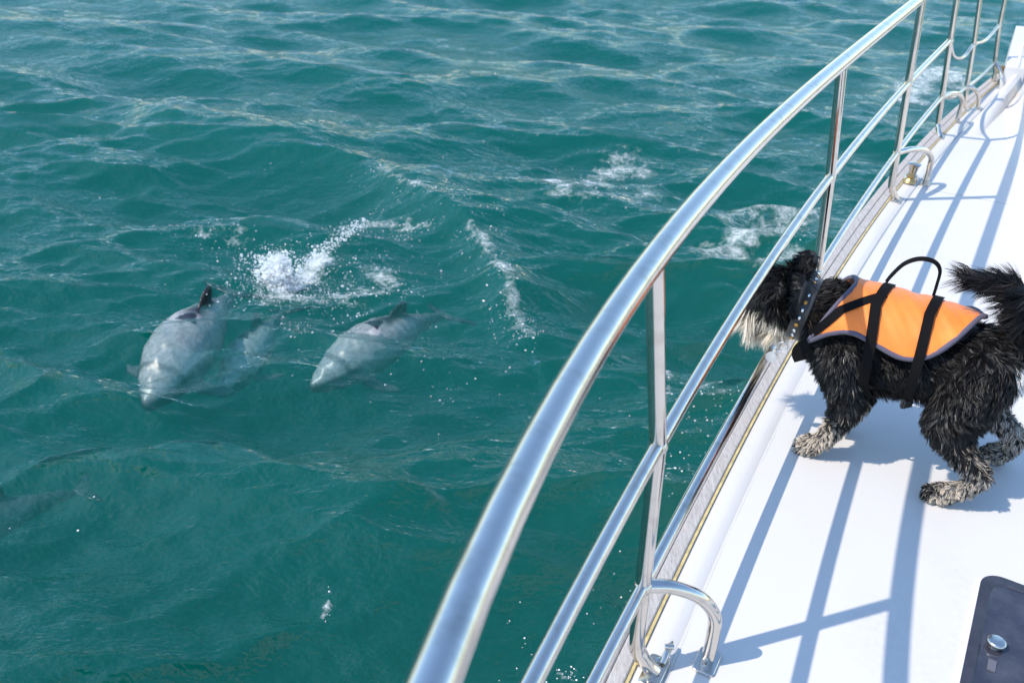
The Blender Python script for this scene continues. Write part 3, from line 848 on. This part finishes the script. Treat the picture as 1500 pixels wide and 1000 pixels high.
def dolphin(name, nose, tail, L, roll=0.0, arch=0.0, swing=0.0, girth=1.0, tint=1.0, label=''):
    me = REST.copy(); me.name = name
    v = DV * L
    u = (X / .5)
    v = v * np.array([1, girth, girth]) + DN * (.0022 * (np.sin(DV @ np.array([95., 60, 40])) + np.sin(DV @ np.array([-50., 90, 80]) + 1))[:, None]); v[:, 2] -= arch * u * u * L; v[:, 1] += swing * u * np.abs(u) * L
    c0 = -arch * L
    nose = np.array(nose); tail = np.array(tail)
    x = (nose - tail); x /= np.linalg.norm(x)
    up = np.array([0, 0, 1.0]); y = np.cross(up, x); y /= np.linalg.norm(y); z = np.cross(x, y)
    cr, sr = math.cos(roll), math.sin(roll)
    y2 = cr * y + sr * z; z2 = -sr * y + cr * z
    # origin so that the nose tip lands on its point
    org = nose - x * (.5 * L) - z2 * (-arch * L) - y2 * (swing * L)
    w = org + v[:, :1] * x + v[:, 1:2] * y2 + v[:, 2:3] * z2
    w0 = org
    me.vertices.foreach_set('co', np.ascontiguousarray(w - w0, np.float32).ravel()); me.update()
    me.polygons.foreach_set('use_smooth', [True] * len(me.polygons))
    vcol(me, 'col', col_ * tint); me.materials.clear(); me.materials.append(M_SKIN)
    o = bpy.data.objects.new(name, me); o.location = w0; link(o)
    tag(o, label, 'dolphin', 'dolphins swimming beside the boat')
    return o
def under(px, py, depth):
    q = pix(px, py, SEA); h = float(sea_height(q.x, q.y)[0])
    return np.array(pix(px, py, h - depth))
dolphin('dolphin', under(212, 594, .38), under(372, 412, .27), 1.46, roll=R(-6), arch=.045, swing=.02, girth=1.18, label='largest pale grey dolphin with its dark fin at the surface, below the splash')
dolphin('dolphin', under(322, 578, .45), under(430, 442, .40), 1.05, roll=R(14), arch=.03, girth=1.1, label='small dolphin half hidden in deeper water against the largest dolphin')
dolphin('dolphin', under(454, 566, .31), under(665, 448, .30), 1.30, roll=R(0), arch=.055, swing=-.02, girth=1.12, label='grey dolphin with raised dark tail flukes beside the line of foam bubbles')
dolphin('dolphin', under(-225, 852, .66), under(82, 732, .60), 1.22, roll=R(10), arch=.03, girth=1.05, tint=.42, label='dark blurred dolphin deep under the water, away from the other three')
# ------------------------------------------------------------------ the dog
DO = Vector((1.06, 2.115, 0)); DF = Vector((-.915, .404, 0)); DL = Vector((-.404, -.915, 0))
def D(s, l, z): return DO + DF * s + DL * l + Vector((0, 0, z))
def lerp_chain(ch, k=.28):
    out = []
    for a, b_ in zip(ch[:-1], ch[1:]):
        a, b_ = np.array(a, float), np.array(b_, float)
        n = max(2, int(np.linalg.norm(a[:3] - b_[:3]) / (min(a[3], b_[3]) * k)))
        for i in range(n): out.append(a + (b_ - a) * i / n)
    out.append(np.array(ch[-1], float)); return out
# chains of (forward, left, up, radius): the flesh under the coat
CH = dict(
 trunk=[(-.135, 0, .345, .088), (-.06, 0, .340, .098), (.02, 0, .332, .102), (.10, 0, .322, .110), (.18, 0, .322, .110), (.235, 0, .338, .098), (.285, 0, .372, .080), (.330, 0, .388, .070), (.365, 0, .400, .070)],
 skull=[(.350, .018, .408, .064), (.390, .012, .402, .058), (.412, .006, .380, .046), (.432, .003, .348, .037), (.446, .002, .330, .030)],
 skull2=[(.350, -.018, .408, .064), (.390, -.012, .402, .058), (.412, -.006, .380, .046)],
 jaw=[(.375, 0, .350, .044), (.410, 0, .322, .032), (.428, 0, .308, .022)],
 ear_a=[(.352, .046, .458, .022), (.345, .066, .462, .018), (.340, .084, .446, .015), (.342, .092, .420, .013), (.350, .094, .396, .009)],
 ear_b=[(.350, -.048, .452, .020), (.342, -.060, .480, .017), (.352, -.070, .492, .013), (.370, -.078, .480, .010), (.384, -.082, .464, .007)],
 fl=[(.205, .060, .300, .070), (.180, .078, .235, .050), (.158, .088, .178, .036), (.170, .092, .110, .025), (.192, .094, .055, .022), (.215, .095, .030, .029), (.240, .096, .021, .021)],
 fr=[(.195, -.055, .300, .070), (.160, -.060, .235, .050), (.130, -.062, .178, .036), (.130, -.062, .110, .025), (.140, -.062, .055, .022), (.155, -.062, .030, .026), (.175, -.062, .021, .021)],
 hl=[(-.115, .045, .330, .085), (-.100, .078, .270, .072), (-.076, .096, .210, .050), (-.128, .110, .150, .032), (-.192, .122, .100, .021), (-.162, .126, .055, .020), (-.122, .131, .028, .027), (-.092, .133, .020, .021)],
 hr=[(-.125, -.045, .330, .085), (-.120, -.080, .265, .070), (-.115, -.105, .205, .050), (-.195, -.120, .150, .032), (-.268, -.126, .100, .023), (-.264, -.130, .050, .021), (-.240, -.132, .028, .027), (-.216, -.133, .020, .021)],
 tail=[(-.150, 0, .385, .038), (-.168, 0, .430, .029), (-.176, 0, .480, .024), (-.164, 0, .528, .021), (-.128, 0, .560, .018), (-.080, .006, .568, .014), (-.030, .010, .556, .009)],
)
for side in (1, -1):       # toes
    for base, k in (('fl' if side > 0 else 'fr', .018), ('hl' if side > 0 else 'hr', .018)):
        c = CH[base][-1]
        for q, off in enumerate((-.018, -.006, .006, .018)):
            CH[base + 't%d' % q] = [(c[0] - .012, c[1] + off * .8, .022, .012), (c[0] + .012 - abs(off) * .4, c[1] + off, .014, .0105)]
BALLS = {k: lerp_chain(v) for k, v in CH.items()}
bm = bmesh.new()
for k_, L_ in BALLS.items():
    for s_, l_, z_, r_ in L_:
        bmesh.ops.create_icosphere(bm, subdivisions=2, radius=r_, matrix=Matrix.Translation((s_, l_, z_)))
bodyme = remeshed(bm, .0065, 6)
nvb = len(bodyme.vertices); BV = np.zeros(nvb * 3); bodyme.vertices.foreach_get('co', BV); BV = BV.reshape(-1, 3)
def to_world(P):
    return np.array(DO) + P[:, :1] * np.array(DF) + P[:, 1:2] * np.array(DL) + P[:, 2:3] * np.array([0, 0, 1.0])
ORG = np.array(DO)
bodyme.vertices.foreach_set('co', np.ascontiguousarray(to_world(BV) - ORG, np.float32).ravel()); bodyme.update()
bodyme.flip_normals()
bodyme.polygons.foreach_set('use_smooth', [True] * len(bodyme.polygons))
M_DOG = simple('dog_skin', (.022, .020, .019), .7, var=.3)
bodyme.name = 'dog'; bodyme.materials.clear(); bodyme.materials.append(M_DOG)
dog = bpy.data.objects.new('dog', bodyme); dog.location = DO; link(dog)
tag(dog, 'black shaggy dog with pale beard in an orange life vest looking through the rail', 'dog')
def child(o):      # the dog's parts are modelled in world coordinates
    o.parent = dog; o.matrix_parent_inverse = Matrix.Translation(-DO); return o

# ---- vest surface around the trunk
VS = [-.13, -.09, .0, .08, .16, .23, .27, .31]
VR = [.112, .119, .128, .134, .136, .127, .116, .100]
VZ = [.348, .348, .342, .336, .336, .348, .365, .380]
def vr(s): return np.interp(s, VS, VR)
def vz(s): return np.interp(s, VS, VZ)
def vpt(s, th, off=0.0):
    """point of the vest at s, th degrees from the top (near side positive)"""
    r = float(vr(s)) + off; a = R(th)
    return D(s, r * math.sin(a), float(vz(s)) + r * math.cos(a))
def on_vest(px, py):
    """(s, th) where the line of sight through a photo pixel meets the vest"""
    d = (Fw + Rv * ((px - 750) / CAM_F) + Uv * ((500 - py) / CAM_F)).normalized()
    c = Vector((0, 0, CAM_H)); best = (9, 0, 0)
    for i in range(900):
        p = c + d * (1.8 + i * .0015); q = p - DO
        s = q.dot(DF); l = q.dot(DL); dz = p.z - float(vz(s)); g = math.hypot(l, dz) - float(vr(s))
        if abs(g) < best[0]: best = (abs(g), s, math.degrees(math.atan2(l, dz)))
        if g < 0: return s, math.degrees(math.atan2(l, dz))
    return best[1], best[2]
edge_px = [(1184, 500), (1202, 489), (1230, 487), (1262, 496), (1298, 513), (1330, 523), (1356, 523), (1386, 509), (1412, 487), (1438, 463)]
EDG = sorted([on_vest(*q) for q in edge_px])
ES = np.array([e[0] for e in EDG]); ET = np.array([e[1] for e in EDG])
S_BACK, S_FRONT = -.088, float(max(ES.max(), .275))
EP = np.poly1d(np.polyfit(ES, ET, 4))
ET = EP(ES)
def th_edge(s): return float(EP(np.clip(s, ES.min(), ES.max())))

def cloth(name, color, rough=.75, weave=900.0, sheen=.2):
    t = NT(name); b = t.n('BsdfPrincipled', Roughness=rough)
    nz = t.noise(t.coord(), 14.0, 5, .6); fine = t.noise(t.coord(), weave, 2, .5)
    t.put(b.inputs['Base Color'], t.mix(t.ramp(nz, [(.3, 0), (.75, 1)]), (*[x * .82 for x in color], 1), (*[min(1, x * 1.1) for x in color], 1)))
    b.inputs['Sheen Weight'].default_value = sheen; b.inputs['Specular IOR Level'].default_value = .5 if sheen > 0 else .12
    t.put(b.inputs['Normal'], t.bump(t.math('ADD', t.math('MULTIPLY', nz, 3.0), fine), .35, .0016))
    return t.done(b.outputs[0])
M_ORANGE = cloth('orange_nylon', (.93, .205, .018), .55)
M_WEB = cloth('black_webbing', (.004, .0035, .004), .8, sheen=.0)
M_TRIM = cloth('grey_violet_trim', (.075, .065, .10), .8)

NS_, NT_ = 56, 46
S_TOP = .218
def s_front(u): return S_TOP + (S_FRONT - S_TOP) * abs(u) ** 1.6
def vgrid(i, j):
    """(s, th) of a vest grid node: the front edge slants from the withers down to the chest"""
    u = 2 * j / NT_ - 1
    s = S_BACK + (s_front(u) - S_BACK) * i / NS_
    return s, u * th_edge(s)
def vest_grid(off):
    rows = []
    for i in range(NS_ + 1):
        row = []
        for j in range(NT_ + 1):
            s, th = vgrid(i, j)
            puff = .0020 * math.sin((s - S_BACK) * 38 + th * .02) * math.sin(R(th) * 3 + s * 20) + .0012 * math.sin(s * 95 + th * .11) + .0008 * math.sin(s * 210 + th * .35)
            row.append(vpt(s, th, off + puff))
        rows.append(row)
    return rows
outer = vest_grid(.004); inner = vest_grid(-.006)
bm = bmesh.new()
A = [[bm.verts.new(p) for p in r] for r in outer]; B = [[bm.verts.new(p) for p in r] for r in inner]
for i in range(NS_):
    for j in range(NT_):
        bm.faces.new((A[i][j], A[i + 1][j], A[i + 1][j + 1], A[i][j + 1])); bm.faces.new((B[i][j], B[i][j + 1], B[i + 1][j + 1], B[i + 1][j]))
for i in range(NS_):
    bm.faces.new((A[i][0], B[i][0], B[i + 1][0], A[i + 1][0])); bm.faces.new((A[i][-1], A[i + 1][-1], B[i + 1][-1], B[i][-1]))
for j in range(NT_):
    bm.faces.new((A[0][j], A[0][j + 1], B[0][j + 1], B[0][j])); bm.faces.new((A[-1][j], B[-1][j], B[-1][j + 1], A[-1][j + 1]))
vest = child(bm_obj('life_vest', bm, M_ORANGE, None, True, 50))
vest['label'] = 'orange nylon life vest with black straps and grab handle'
def vpart(o):
    o.parent = vest; o.matrix_parent_inverse = (Matrix.Translation(DO) @ Matrix.Translation(-DO)).inverted(); return o
# piping round the hem
def ring_pts():
    P = [vpt(*vgrid(i, NT_), .001) for i in range(NS_ + 1)] + [vpt(*vgrid(NS_, j), .001) for j in range(NT_, -1, -1)]
    P += [vpt(*vgrid(i, 0), .001) for i in range(NS_, -1, -1)] + [vpt(*vgrid(0, j), .001) for j in range(NT_ + 1)]
    return P
bm = bmesh.new(); tube(bm, ring_pts(), .0066, 8); vpart(bm_obj('piping', bm, M_TRIM, None, True))

def strap(name, P, N, w, mat=M_WEB, thick=.0022):
    """a flat band along the points P; N are the outward normals"""
    bm = bmesh.new(); prev = None; first = None
    for i, p in enumerate(P):
        tg = (P[min(i + 1, len(P) - 1)] - P[max(i - 1, 0)]).normalized(); n = (N[i] - tg * N[i].dot(tg)).normalized(); sd = tg.cross(n)
        ring = [bm.verts.new(p + sd * w / 2 * a + n * thick / 2 * b_) for a, b_ in ((1, 1), (-1, 1), (-1, -1), (1, -1))]
        if prev:
            for k in range(4): bm.faces.new((prev[k], prev[(k + 1) % 4], ring[(k + 1) % 4], ring[k]))
        else: first = ring
        prev = ring
    bm.faces.new(first[::-1]); bm.faces.new(prev)
    return vpart(bm_obj(name, bm, mat, None, True, 50))
def vnorm(s, th): return (DL * math.sin(R(th)) + Vector((0, 0, math.cos(R(th))))).normalized()
def band(name, keys, w, off=.009, n=14):
    """a strap through (s, th) keys on the vest"""
    P, N = [], []
    for a, b_ in zip(keys[:-1], keys[1:]):
        for i in range(n):
            f = i / n; s = a[0] + (b_[0] - a[0]) * f; th = a[1] + (b_[1] - a[1]) * f; P.append(vpt(s, th, off)); N.append(vnorm(s, th))
    P.append(vpt(*keys[-1], off)); N.append(vnorm(*keys[-1]))
    return strap(name, P, N, w)
g1a, g1b, g1c = on_vest(1305, 416), on_vest(1282, 450), on_vest(1276, 500)
g2a, g2b, g2c = on_vest(1376, 437), on_vest(1360, 465), on_vest(1347, 522)
band('girth_strap', [(g1a[0] + .012, -120), (g1a[0] + .005, -50), g1a, g1b, g1c, (g1c[0] - .010, 118), (g1c[0] - .030, 150), (g1c[0] - .030, 180)], .0255)
band('girth_strap', [(g2a[0] + .012, -120), (g2a[0] + .005, -50), g2a, g2b, g2c, (g2c[0] - .003, 122), (g2c[0] - .010, 150), (g2c[0] - .010, 180)], .0245)
d1, d2, d3 = on_vest(1188, 487), on_vest(1232, 455), on_vest(1295, 435)
band('chest_strap', [d1, d2, d3], .0215, .0075)
# grab handle standing up from the back
h_px = [(1298, 413), (1307, 402), (1325, 386), (1347, 379), (1368, 383), (1377, 396), (1372, 418), (1366, 437)]
hs0, hs1 = on_vest(*h_px[0]), on_vest(*h_px[-1])
b0, b1 = vpt(*hs0, .006), vpt(*hs1, .006)
HP = []
for i, (px, py) in enumerate(h_px):
    # the loop stands in the upright plane through its two ends
    e = (b1 - b0); nrm_ = Vector((-e.y, e.x, 0)); d = Fw + Rv * ((px - 750) / CAM_F) + Uv * ((500 - py) / CAM_F); c = Vector((0, 0, CAM_H))
    HP.append(c + d * ((b0 - c).dot(nrm_) / d.dot(nrm_)))
HP = catmull(HP, 6); e = (b1 - b0).normalized(); side_ = e.cross(Vector((0, 0, 1)))
HN = []
cen_ = sum(HP, Vector()) / len(HP)
for i, p in enumerate(HP): HN.append(((p - cen_) + side_ * .02).normalized())
strap('grab_handle', HP, HN, .013, thick=.003)
# buckle under the belly and the tuft of webbing below the chest
bm = bmesh.new(); bp = vpt(g2c[0] - .006, 140, .014)
bmesh.ops.create_cube(bm, size=1.0, matrix=Matrix.Translation(bp) @ Matrix.Rotation(R(24), 4, 'Z') @ Matrix.Diagonal((.034, .014, .028, 1)))
bmesh.ops.bevel(bm, geom=bm.edges[:], offset=.004, segments=2, affect='EDGES'); vpart(bm_obj('buckle', bm, M_DARK, None, True, 40))
ch0, ch1 = on_vest(1186, 500), on_vest(1180, 505)
cp = pix(1186, 512, .285)
cq = vpt(d1[0] - .004, d1[1] + 14, .010)
strap('chest_flap', catmull([cq + DL * .004, cq + DF * .016 + Vector((0, 0, -.012)) + DL * .006, cq + DF * .020 + Vector((0, 0, -.030)) + DL * .008, cq + DF * .010 + Vector((0, 0, -.046)) + DL * .010], 5), [DL] * 16, .034)

# ---- collar with studs, ring and tag
M_LEATH = cloth('black_leather', (.014, .013, .014), .45)
M_AMBER = simple('amber_stud', (.55, .26, .05), .15, .4); M_TAG = simple('worn_tag', (.30, .29, .28), .45, .8, var=.3); M_STUD = simple('silver_stud', (.75, .75, .76), .18, 1.0)
ct, cb = Vector((.318, 0, .455)), Vector((.338, 0, .287))       # top and bottom of the neck (s, l, z)
def col_pt(a, off=0.0):
    m = (ct + cb) / 2; u = (ct - cb) / 2; r = u.length + off
    v = m + u.normalized() * r * math.cos(a) + Vector((0, 1, 0)) * (.086 + off) * math.sin(a)
    return D(*v)
CP = [col_pt(2 * math.pi * i / 64) for i in range(65)]
cm = D(*((ct + cb) / 2)); 
def band_closed(name, P, N, w, mat, thick):
    bm = bmesh.new(); rings = []; n = len(P) - 1
    for i in range(n):
        tg = (P[(i + 1) % n] - P[i - 1]).normalized(); nn = (N[i] - tg * N[i].dot(tg)).normalized(); sd = tg.cross(nn)
        rings.append([bm.verts.new(P[i] + sd * w / 2 * a + nn * thick / 2 * b_) for a, b_ in ((1, .6), (.8, 1), (-.8, 1), (-1, .6), (-1, -1), (1, -1))])
    for i in range(n):
        a, b_ = rings[i], rings[(i + 1) % n]
        for k in range(6): bm.faces.new((a[k], a[(k + 1) % 6], b_[(k + 1) % 6], b_[k]))
    return bm_obj(name, bm, mat, None, True, 45)
collar = child(band_closed('collar', CP, [(p - cm).normalized() for p in CP], .036, M_LEATH, .004))
collar['label'] = 'black leather collar with silver and amber studs'
for i in range(26):
    a = 2 * math.pi * i / 26; p = col_pt(a, .003); bm = bmesh.new(); n_ = (p - cm).normalized()
    bmesh.ops.create_uvsphere(bm, u_segments=10, v_segments=6, radius=.0060, matrix=Matrix.Translation(p) @ n_.to_track_quat('Z', 'Y').to_matrix().to_4x4() @ Matrix.Diagonal((1, 1, .6, 1)))
    o = bm_obj('stud', bm, M_AMBER if i % 3 == 1 else M_STUD, None, True); o.parent = collar
def torus(name, c, r, rad, axis_, mat):
    q = axis_.to_track_quat('Z', 'Y').to_matrix(); bm = bmesh.new()
    P = [c + q @ Vector((r * math.cos(2 * math.pi * i / 24), r * math.sin(2 * math.pi * i / 24), 0)) for i in range(25)]
    tube(bm, P, rad, 8, False); return bm_obj(name, bm, mat, None, True)
rp = D(.352, .066, .278)
o = torus('ring', rp, .013, .0016, DL, M_STUD); o.parent = collar
rq = D(.362, .074, .262)
o = torus('ring', rq, .009, .0013, DF + DL * .4, M_STUD); o.parent = collar
bm = bmesh.new(); tp = D(.374, .080, .246); nq = (DL * .8 + DF * .1 + Vector((0, 0, .35))).normalized()
tube(bm, [tp - nq * .001, tp + nq * .001], .0145, 24); o = bm_obj('tag', bm, M_TAG, None, True, 40); o.parent = collar

# ---- nose and eyes
M_NOSE = simple('dog_nose', (.012, .011, .012), .25, bump=.5, bscale=600); M_EYE = simple('dog_eye', (.012, .008, .006), .05)
bm = bmesh.new(); bmesh.ops.create_uvsphere(bm, u_segments=16, v_segments=10, radius=.019, matrix=Matrix.Translation(D(.470, .002, .338)) @ Matrix.Diagonal((1, 1, .8, 1)))
child(bm_obj('nose', bm, M_NOSE, None, True))
for s_ in (-1, 1):
    bm = bmesh.new(); bmesh.ops.create_uvsphere(bm, u_segments=14, v_segments=9, radius=.0105, matrix=Matrix.Translation(D(.418, s_ * .040, .400)))
    child(bm_obj('eye', bm, M_EYE, None, True))

# ---- coat: clumped strands combed over the body
fr_ = np.random.default_rng(4)
bodyme.calc_loop_triangles()
nt = len(bodyme.loop_triangles); TI = np.zeros(nt * 3, np.int32); bodyme.loop_triangles.foreach_get('vertices', TI); TI = TI.reshape(-1, 3)
def sample(n):
    a, b_, c = BV[TI[:, 0]], BV[TI[:, 1]], BV[TI[:, 2]]
    cr = np.cross(b_ - a, c - a); ar = np.linalg.norm(cr, axis=1)
    t_ = fr_.choice(len(TI), n, p=ar / ar.sum()); u, v = fr_.random(n), fr_.random(n); m = u + v > 1; u[m] = 1 - u[m]; v[m] = 1 - v[m]
    P = a[t_] + (b_ - a)[t_] * u[:, None] + (c - a)[t_] * v[:, None]; N = cr[t_] / ar[t_][:, None]
    return P, N
# outward sense of the normals, from the volume's sign
_a, _b, _c = BV[TI[:, 0]], BV[TI[:, 1]], BV[TI[:, 2]]
NSIGN = 1.0 if np.einsum('ij,ij->i', _a - BV.mean(0), np.cross(_b - _a, _c - _a)).sum() > 0 else -1.0

def region(P):
    """which part of the dog a root belongs to, by the nearest chain"""
    names = ['trunk', 'skull', 'jaw', 'ear', 'leg', 'tail']
    dist = np.full((len(P), 6), 9.0); par = np.zeros(len(P))
    for k_, L_ in BALLS.items():
        g = 5 if k_ == 'tail' else 3 if k_.startswith('ear') else 4 if k_[0] in 'fh' and k_[1] in 'lr' else 1 if k_.startswith('skull') else 2 if k_ == 'jaw' else 0
        for s_, l_, z_, r_ in L_:
            dd = np.linalg.norm(P - np.array([s_, l_, z_]), axis=1) - r_
            dist[:, g] = np.minimum(dist[:, g], dd)
    return dist.argmin(1)

def norm(a): return a / np.maximum(np.linalg.norm(a, axis=1, keepdims=True), 1e-9)
def vnoise(P, f, seed):
    r_ = np.random.default_rng(seed); out = np.zeros(len(P))
    for i in range(6):
        k_ = r_.normal(0, 1, 3) * f; out += np.sin(P @ k_ + r_.uniform(0, 6.28))
    return out / 6

def coat(n, ncl):
    P, N = sample(n); N = N * NSIGN
    g = region(P); s, l, z = P.T
    vest_s = (s > S_BACK - .012) & (s < S_FRONT + .008) & (g != 4) & (g != 5)
    thp = np.degrees(np.arctan2(np.abs(l), z - vz(s)))
    te = np.interp(s, ES, ET)
    covered = vest_s & (thp < te + 3) & (s < .012 + S_TOP + (S_FRONT - S_TOP) * np.clip(thp / te, 0, 1) ** 1.6)
    # legs under the vest skirt too
    covered |= (g == 4) & (s > S_BACK) & (s < S_FRONT) & (thp < te - 2) & (z > .25)
    coll = (np.abs(((P - np.array((ct + cb) / 2)) @ np.array(((cb - ct).cross(Vector((0, 1, 0)))).normalized()))) < .018) & (np.abs(s - .328) < .06) & (z > .26)
    keep = ~covered & ~coll
    P, N, g = P[keep], N[keep], g[keep]; s, l, z = P.T; n = len(P)
    comb = np.zeros((n, 3)); Ln = np.full(n, .034); lay = np.full(n, .56)
    tr_ = g == 0
    comb[tr_] = [-.8, 0, -.75]
    comb[:, 1] += np.sign(l) * .15
    Ln[tr_] = .027 + .014 * smoothstep(.30, .22, z[tr_])
    chest = tr_ & (s > .22); comb[chest] = [-.15, 0, -1.0]; Ln[chest] = .034
    nape = tr_ & (s > .215) & (z > .37); comb[nape] = [-.9, 0, .1]; Ln[nape] = .032; lay[nape] = .50
    rump = tr_ & (s < -.08); comb[rump] = [-.5, 0, -.9]; Ln[rump] = .031
    leg = g == 4
    comb[leg] = [-.25, 0, -1.0]; lay[leg] = .58
    Ln[leg] = .016 + .010 * smoothstep(.05, .22, z[leg]) 
    paw = leg & (z < .045); comb[paw] = [.6, 0, -.5]; Ln[paw] = .0115; lay[paw] = .5
    sk = g == 1; comb[sk] = [-.35, 0, .45]; Ln[sk] = .029; lay[sk] = .35
    side = sk & (z < .375); comb[side] = [-.35, 0, -1]; Ln[side] = .032; lay[side] = .6
    brow = sk & (s > .395) & (z > .405); comb[brow] = [.8, 0, -.4]; Ln[brow] = .036; lay[brow] = .6
    muz = sk & (s > .415) & (z < .395); comb[muz] = [.15, 0, -1.0]; Ln[muz] = .036; lay[muz] = .8
    jw = (g == 2); comb[jw] = [-.05, 0, -1.0]; Ln[jw] = .066; lay[jw] = .85
    beard = muz & (z < .355); comb[beard] = [-.08, 0, -1.0]; Ln[beard] = .080; lay[beard] = .87
    top_m = muz & (z > .368); Ln[top_m] = .014
    ear = g == 3; comb[ear] = [.2, 0, -.8]; Ln[ear] = .020; lay[ear] = .62
    tail = g == 5
    comb[tail] = [0, 0, -1]
    ta = tail & (z < .50); comb[ta] = [-.3, 0, .5]; Ln[ta] = .045
    tb_ = tail & (z >= .50); comb[tb_] = [.95, .1, -.45]; Ln[tb_] = .062; lay[tail] = .72
    Ln = Ln * fr_.uniform(.72, 1.2, n) * (1 + .22 * vnoise(P, 55, 3))
    cw = comb + np.stack([vnoise(P, 38, 11), vnoise(P, 38, 12), vnoise(P, 38, 13)], 1) * 1.35 + np.stack([vnoise(P, 110, 21), vnoise(P, 110, 22), vnoise(P, 110, 23)], 1) * .9
    # keep the comb along the surface
    cw = cw - N * np.einsum('ij,ij->i', cw, N)[:, None] * .8
    cw = norm(cw)
    dr = norm(N * (1 - lay)[:, None] + cw * lay[:, None] + fr_.normal(0, .12, (n, 3)))
    # clumps
    ci = fr_.choice(n, min(ncl, n), replace=False)
    from mathutils.kdtree import KDTree
    kd = KDTree(len(ci))
    for q, i in enumerate(ci): kd.insert(P[i], q)
    kd.balance()
    own = np.array([ci[kd.find(p)[1]] for p in P])
    tips = P + dr * Ln[:, None]
    ctip = P[own] + dr[own] * Ln[own][:, None]
    pull = .62 + .2 * fr_.random(n)
    far_ = np.linalg.norm(P - P[own], axis=1) > .03
    pull[far_] = .1
    tip = tips + (ctip - tips) * pull[:, None]
    wav = norm(np.cross(dr, N) + 1e-6)
    amp = (.0028 + .003 * (g == 0) + .006 * tail) * vnoise(P[own], 160, 7) * 2.2 + fr_.normal(0, .0012, n)
    sag = np.stack([np.zeros(n), np.zeros(n), -Ln * .10], 1)
    pts = []
    for f, wv_ in ((0, 0), (.30, .55), (.62, 1.0), (1.0, .15)):
        base = P + dr * (Ln * f)[:, None]
        c_ = base + (tip - tips) * (f ** 1.5) + cw * (Ln * .16 * f * f)[:, None] + sag * f * f + wav * (amp * wv_ * np.sin(f * 5 + 1))[:, None]
        pts.append(c_)
    # never below the deck
    for c_ in pts: c_[:, 2] = np.maximum(c_[:, 2], .0035 + .003 * fr_.random(n))
    # colour of each strand
    blk = np.array([.0065, .006, .0065]); brn = np.array([.050, .036, .028]); gry = np.array([.12, .115, .11]); tan = np.array([.45, .385, .31]); crm = np.array([.66, .59, .49]); wht = np.array([.78, .76, .73])
    colr = np.tile(blk, (n, 1)); rnd = fr_.random(n); cl_r = fr_.random(n)[own]
    def put(mask, c, p):
        m = mask & (rnd * .5 + cl_r * .5 < p); colr[m] = c
    put(tr_, brn * .45, .28); put(tr_ & (s < .05), gry * .6, .20); put(leg & (z > .16), gry * .6, .26)
    low = leg & (z < .17)
    f_ = smoothstep(.19, .06, z) * .62 + .05
    put(leg & (s > .1), tan, f_); put(leg & (s <= .1), gry * 1.8, f_ * 1.05); put(leg & (s <= .1) & (z < .10), tan, f_ * .8)
    inner = leg & (s < .0) & (l < .085) & (l > -.14) & (z < .22) & (N[:, 1] * np.sign(l + 1e-6) < .2); put(inner, wht * .8, .5)
    put(leg & (s < 0) & (l < -.08) & (z < .22), tan * .8, .42)
    put(leg & (s < 0) & (l > 0) & (z < .19) & (z > .05) & (N[:, 0] < -.1), tan * .85, .34)
    put(paw, tan * 1.05, .55)
    fore = paw & (s < .0); put(fore & (N[:, 0] > .2), blk, .5)
    put(jw, crm, .80); put(beard, crm, .72); put(muz & ~beard, blk, 1)
    put(side & (z < .345), crm, .60); put(tr_ & (s > .30) & (z < .335), crm, .66)
    put((g == 0) & (s < -.155) & (z < .39), wht, .6); put(tail & (z < .44) & (s < -.20), wht, .25)
    put(tail, brn, .2)
    colr *= fr_.uniform(.75, 1.25, (n, 1))
    # ribbons: four cross-sections, the last one a point
    wd = np.where(jw | beard | tail, .0008, .0009) * fr_.uniform(.7, 1.3, n)
    W = [to_world(c_) for c_ in pts]
    Nw = norm(to_world(P + N * .01) - to_world(P)); Tw = norm(W[2] - W[0])
    sd = norm(np.cross(Tw, Nw) + fr_.normal(0, .45, (n, 3)))
    rows = []
    for c_, k_ in zip(W[:3], (1.0, .95, .72)):
        rows += [c_ + sd * (wd * k_)[:, None], c_ - sd * (wd * k_)[:, None]]
    rows.append(W[3])
    V = np.stack(rows, 1) - ORG
    o_ = (np.arange(n) * 7)[:, None]
    q_ = np.concatenate([o_ + np.array([[0, 1, 3, 2]]), o_ + np.array([[2, 3, 5, 4]])]); t_ = o_ + np.array([[4, 5, 6]])
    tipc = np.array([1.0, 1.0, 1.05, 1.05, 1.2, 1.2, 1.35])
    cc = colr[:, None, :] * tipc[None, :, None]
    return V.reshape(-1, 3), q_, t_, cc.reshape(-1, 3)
V, q_, t_, cc = coat(130000, 9500)
t = NT('dog_fur'); b = t.n('BsdfPrincipled', Roughness=.46)
at = t.n('Attribute', p_attribute_name='col'); t.put(b.inputs['Base Color'], at.outputs['Color']); b.inputs['Specular IOR Level'].default_value = .28
tl = t.n('BsdfTranslucent', Color=at.outputs['Color'])
M_FUR = t.done(t.n('MixShader', i0=.22, i1=b.outputs[0], i2=tl.outputs[0]).outputs[0])
fur = fast_mesh('fur', V, quads=q_, tris=t_, mat=M_FUR, smooth=True)
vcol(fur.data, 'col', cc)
fur.parent = dog; fur['kind'] = 'stuff'; fur['label'] = 'shaggy black coat with grey and cream patches on legs and beard'
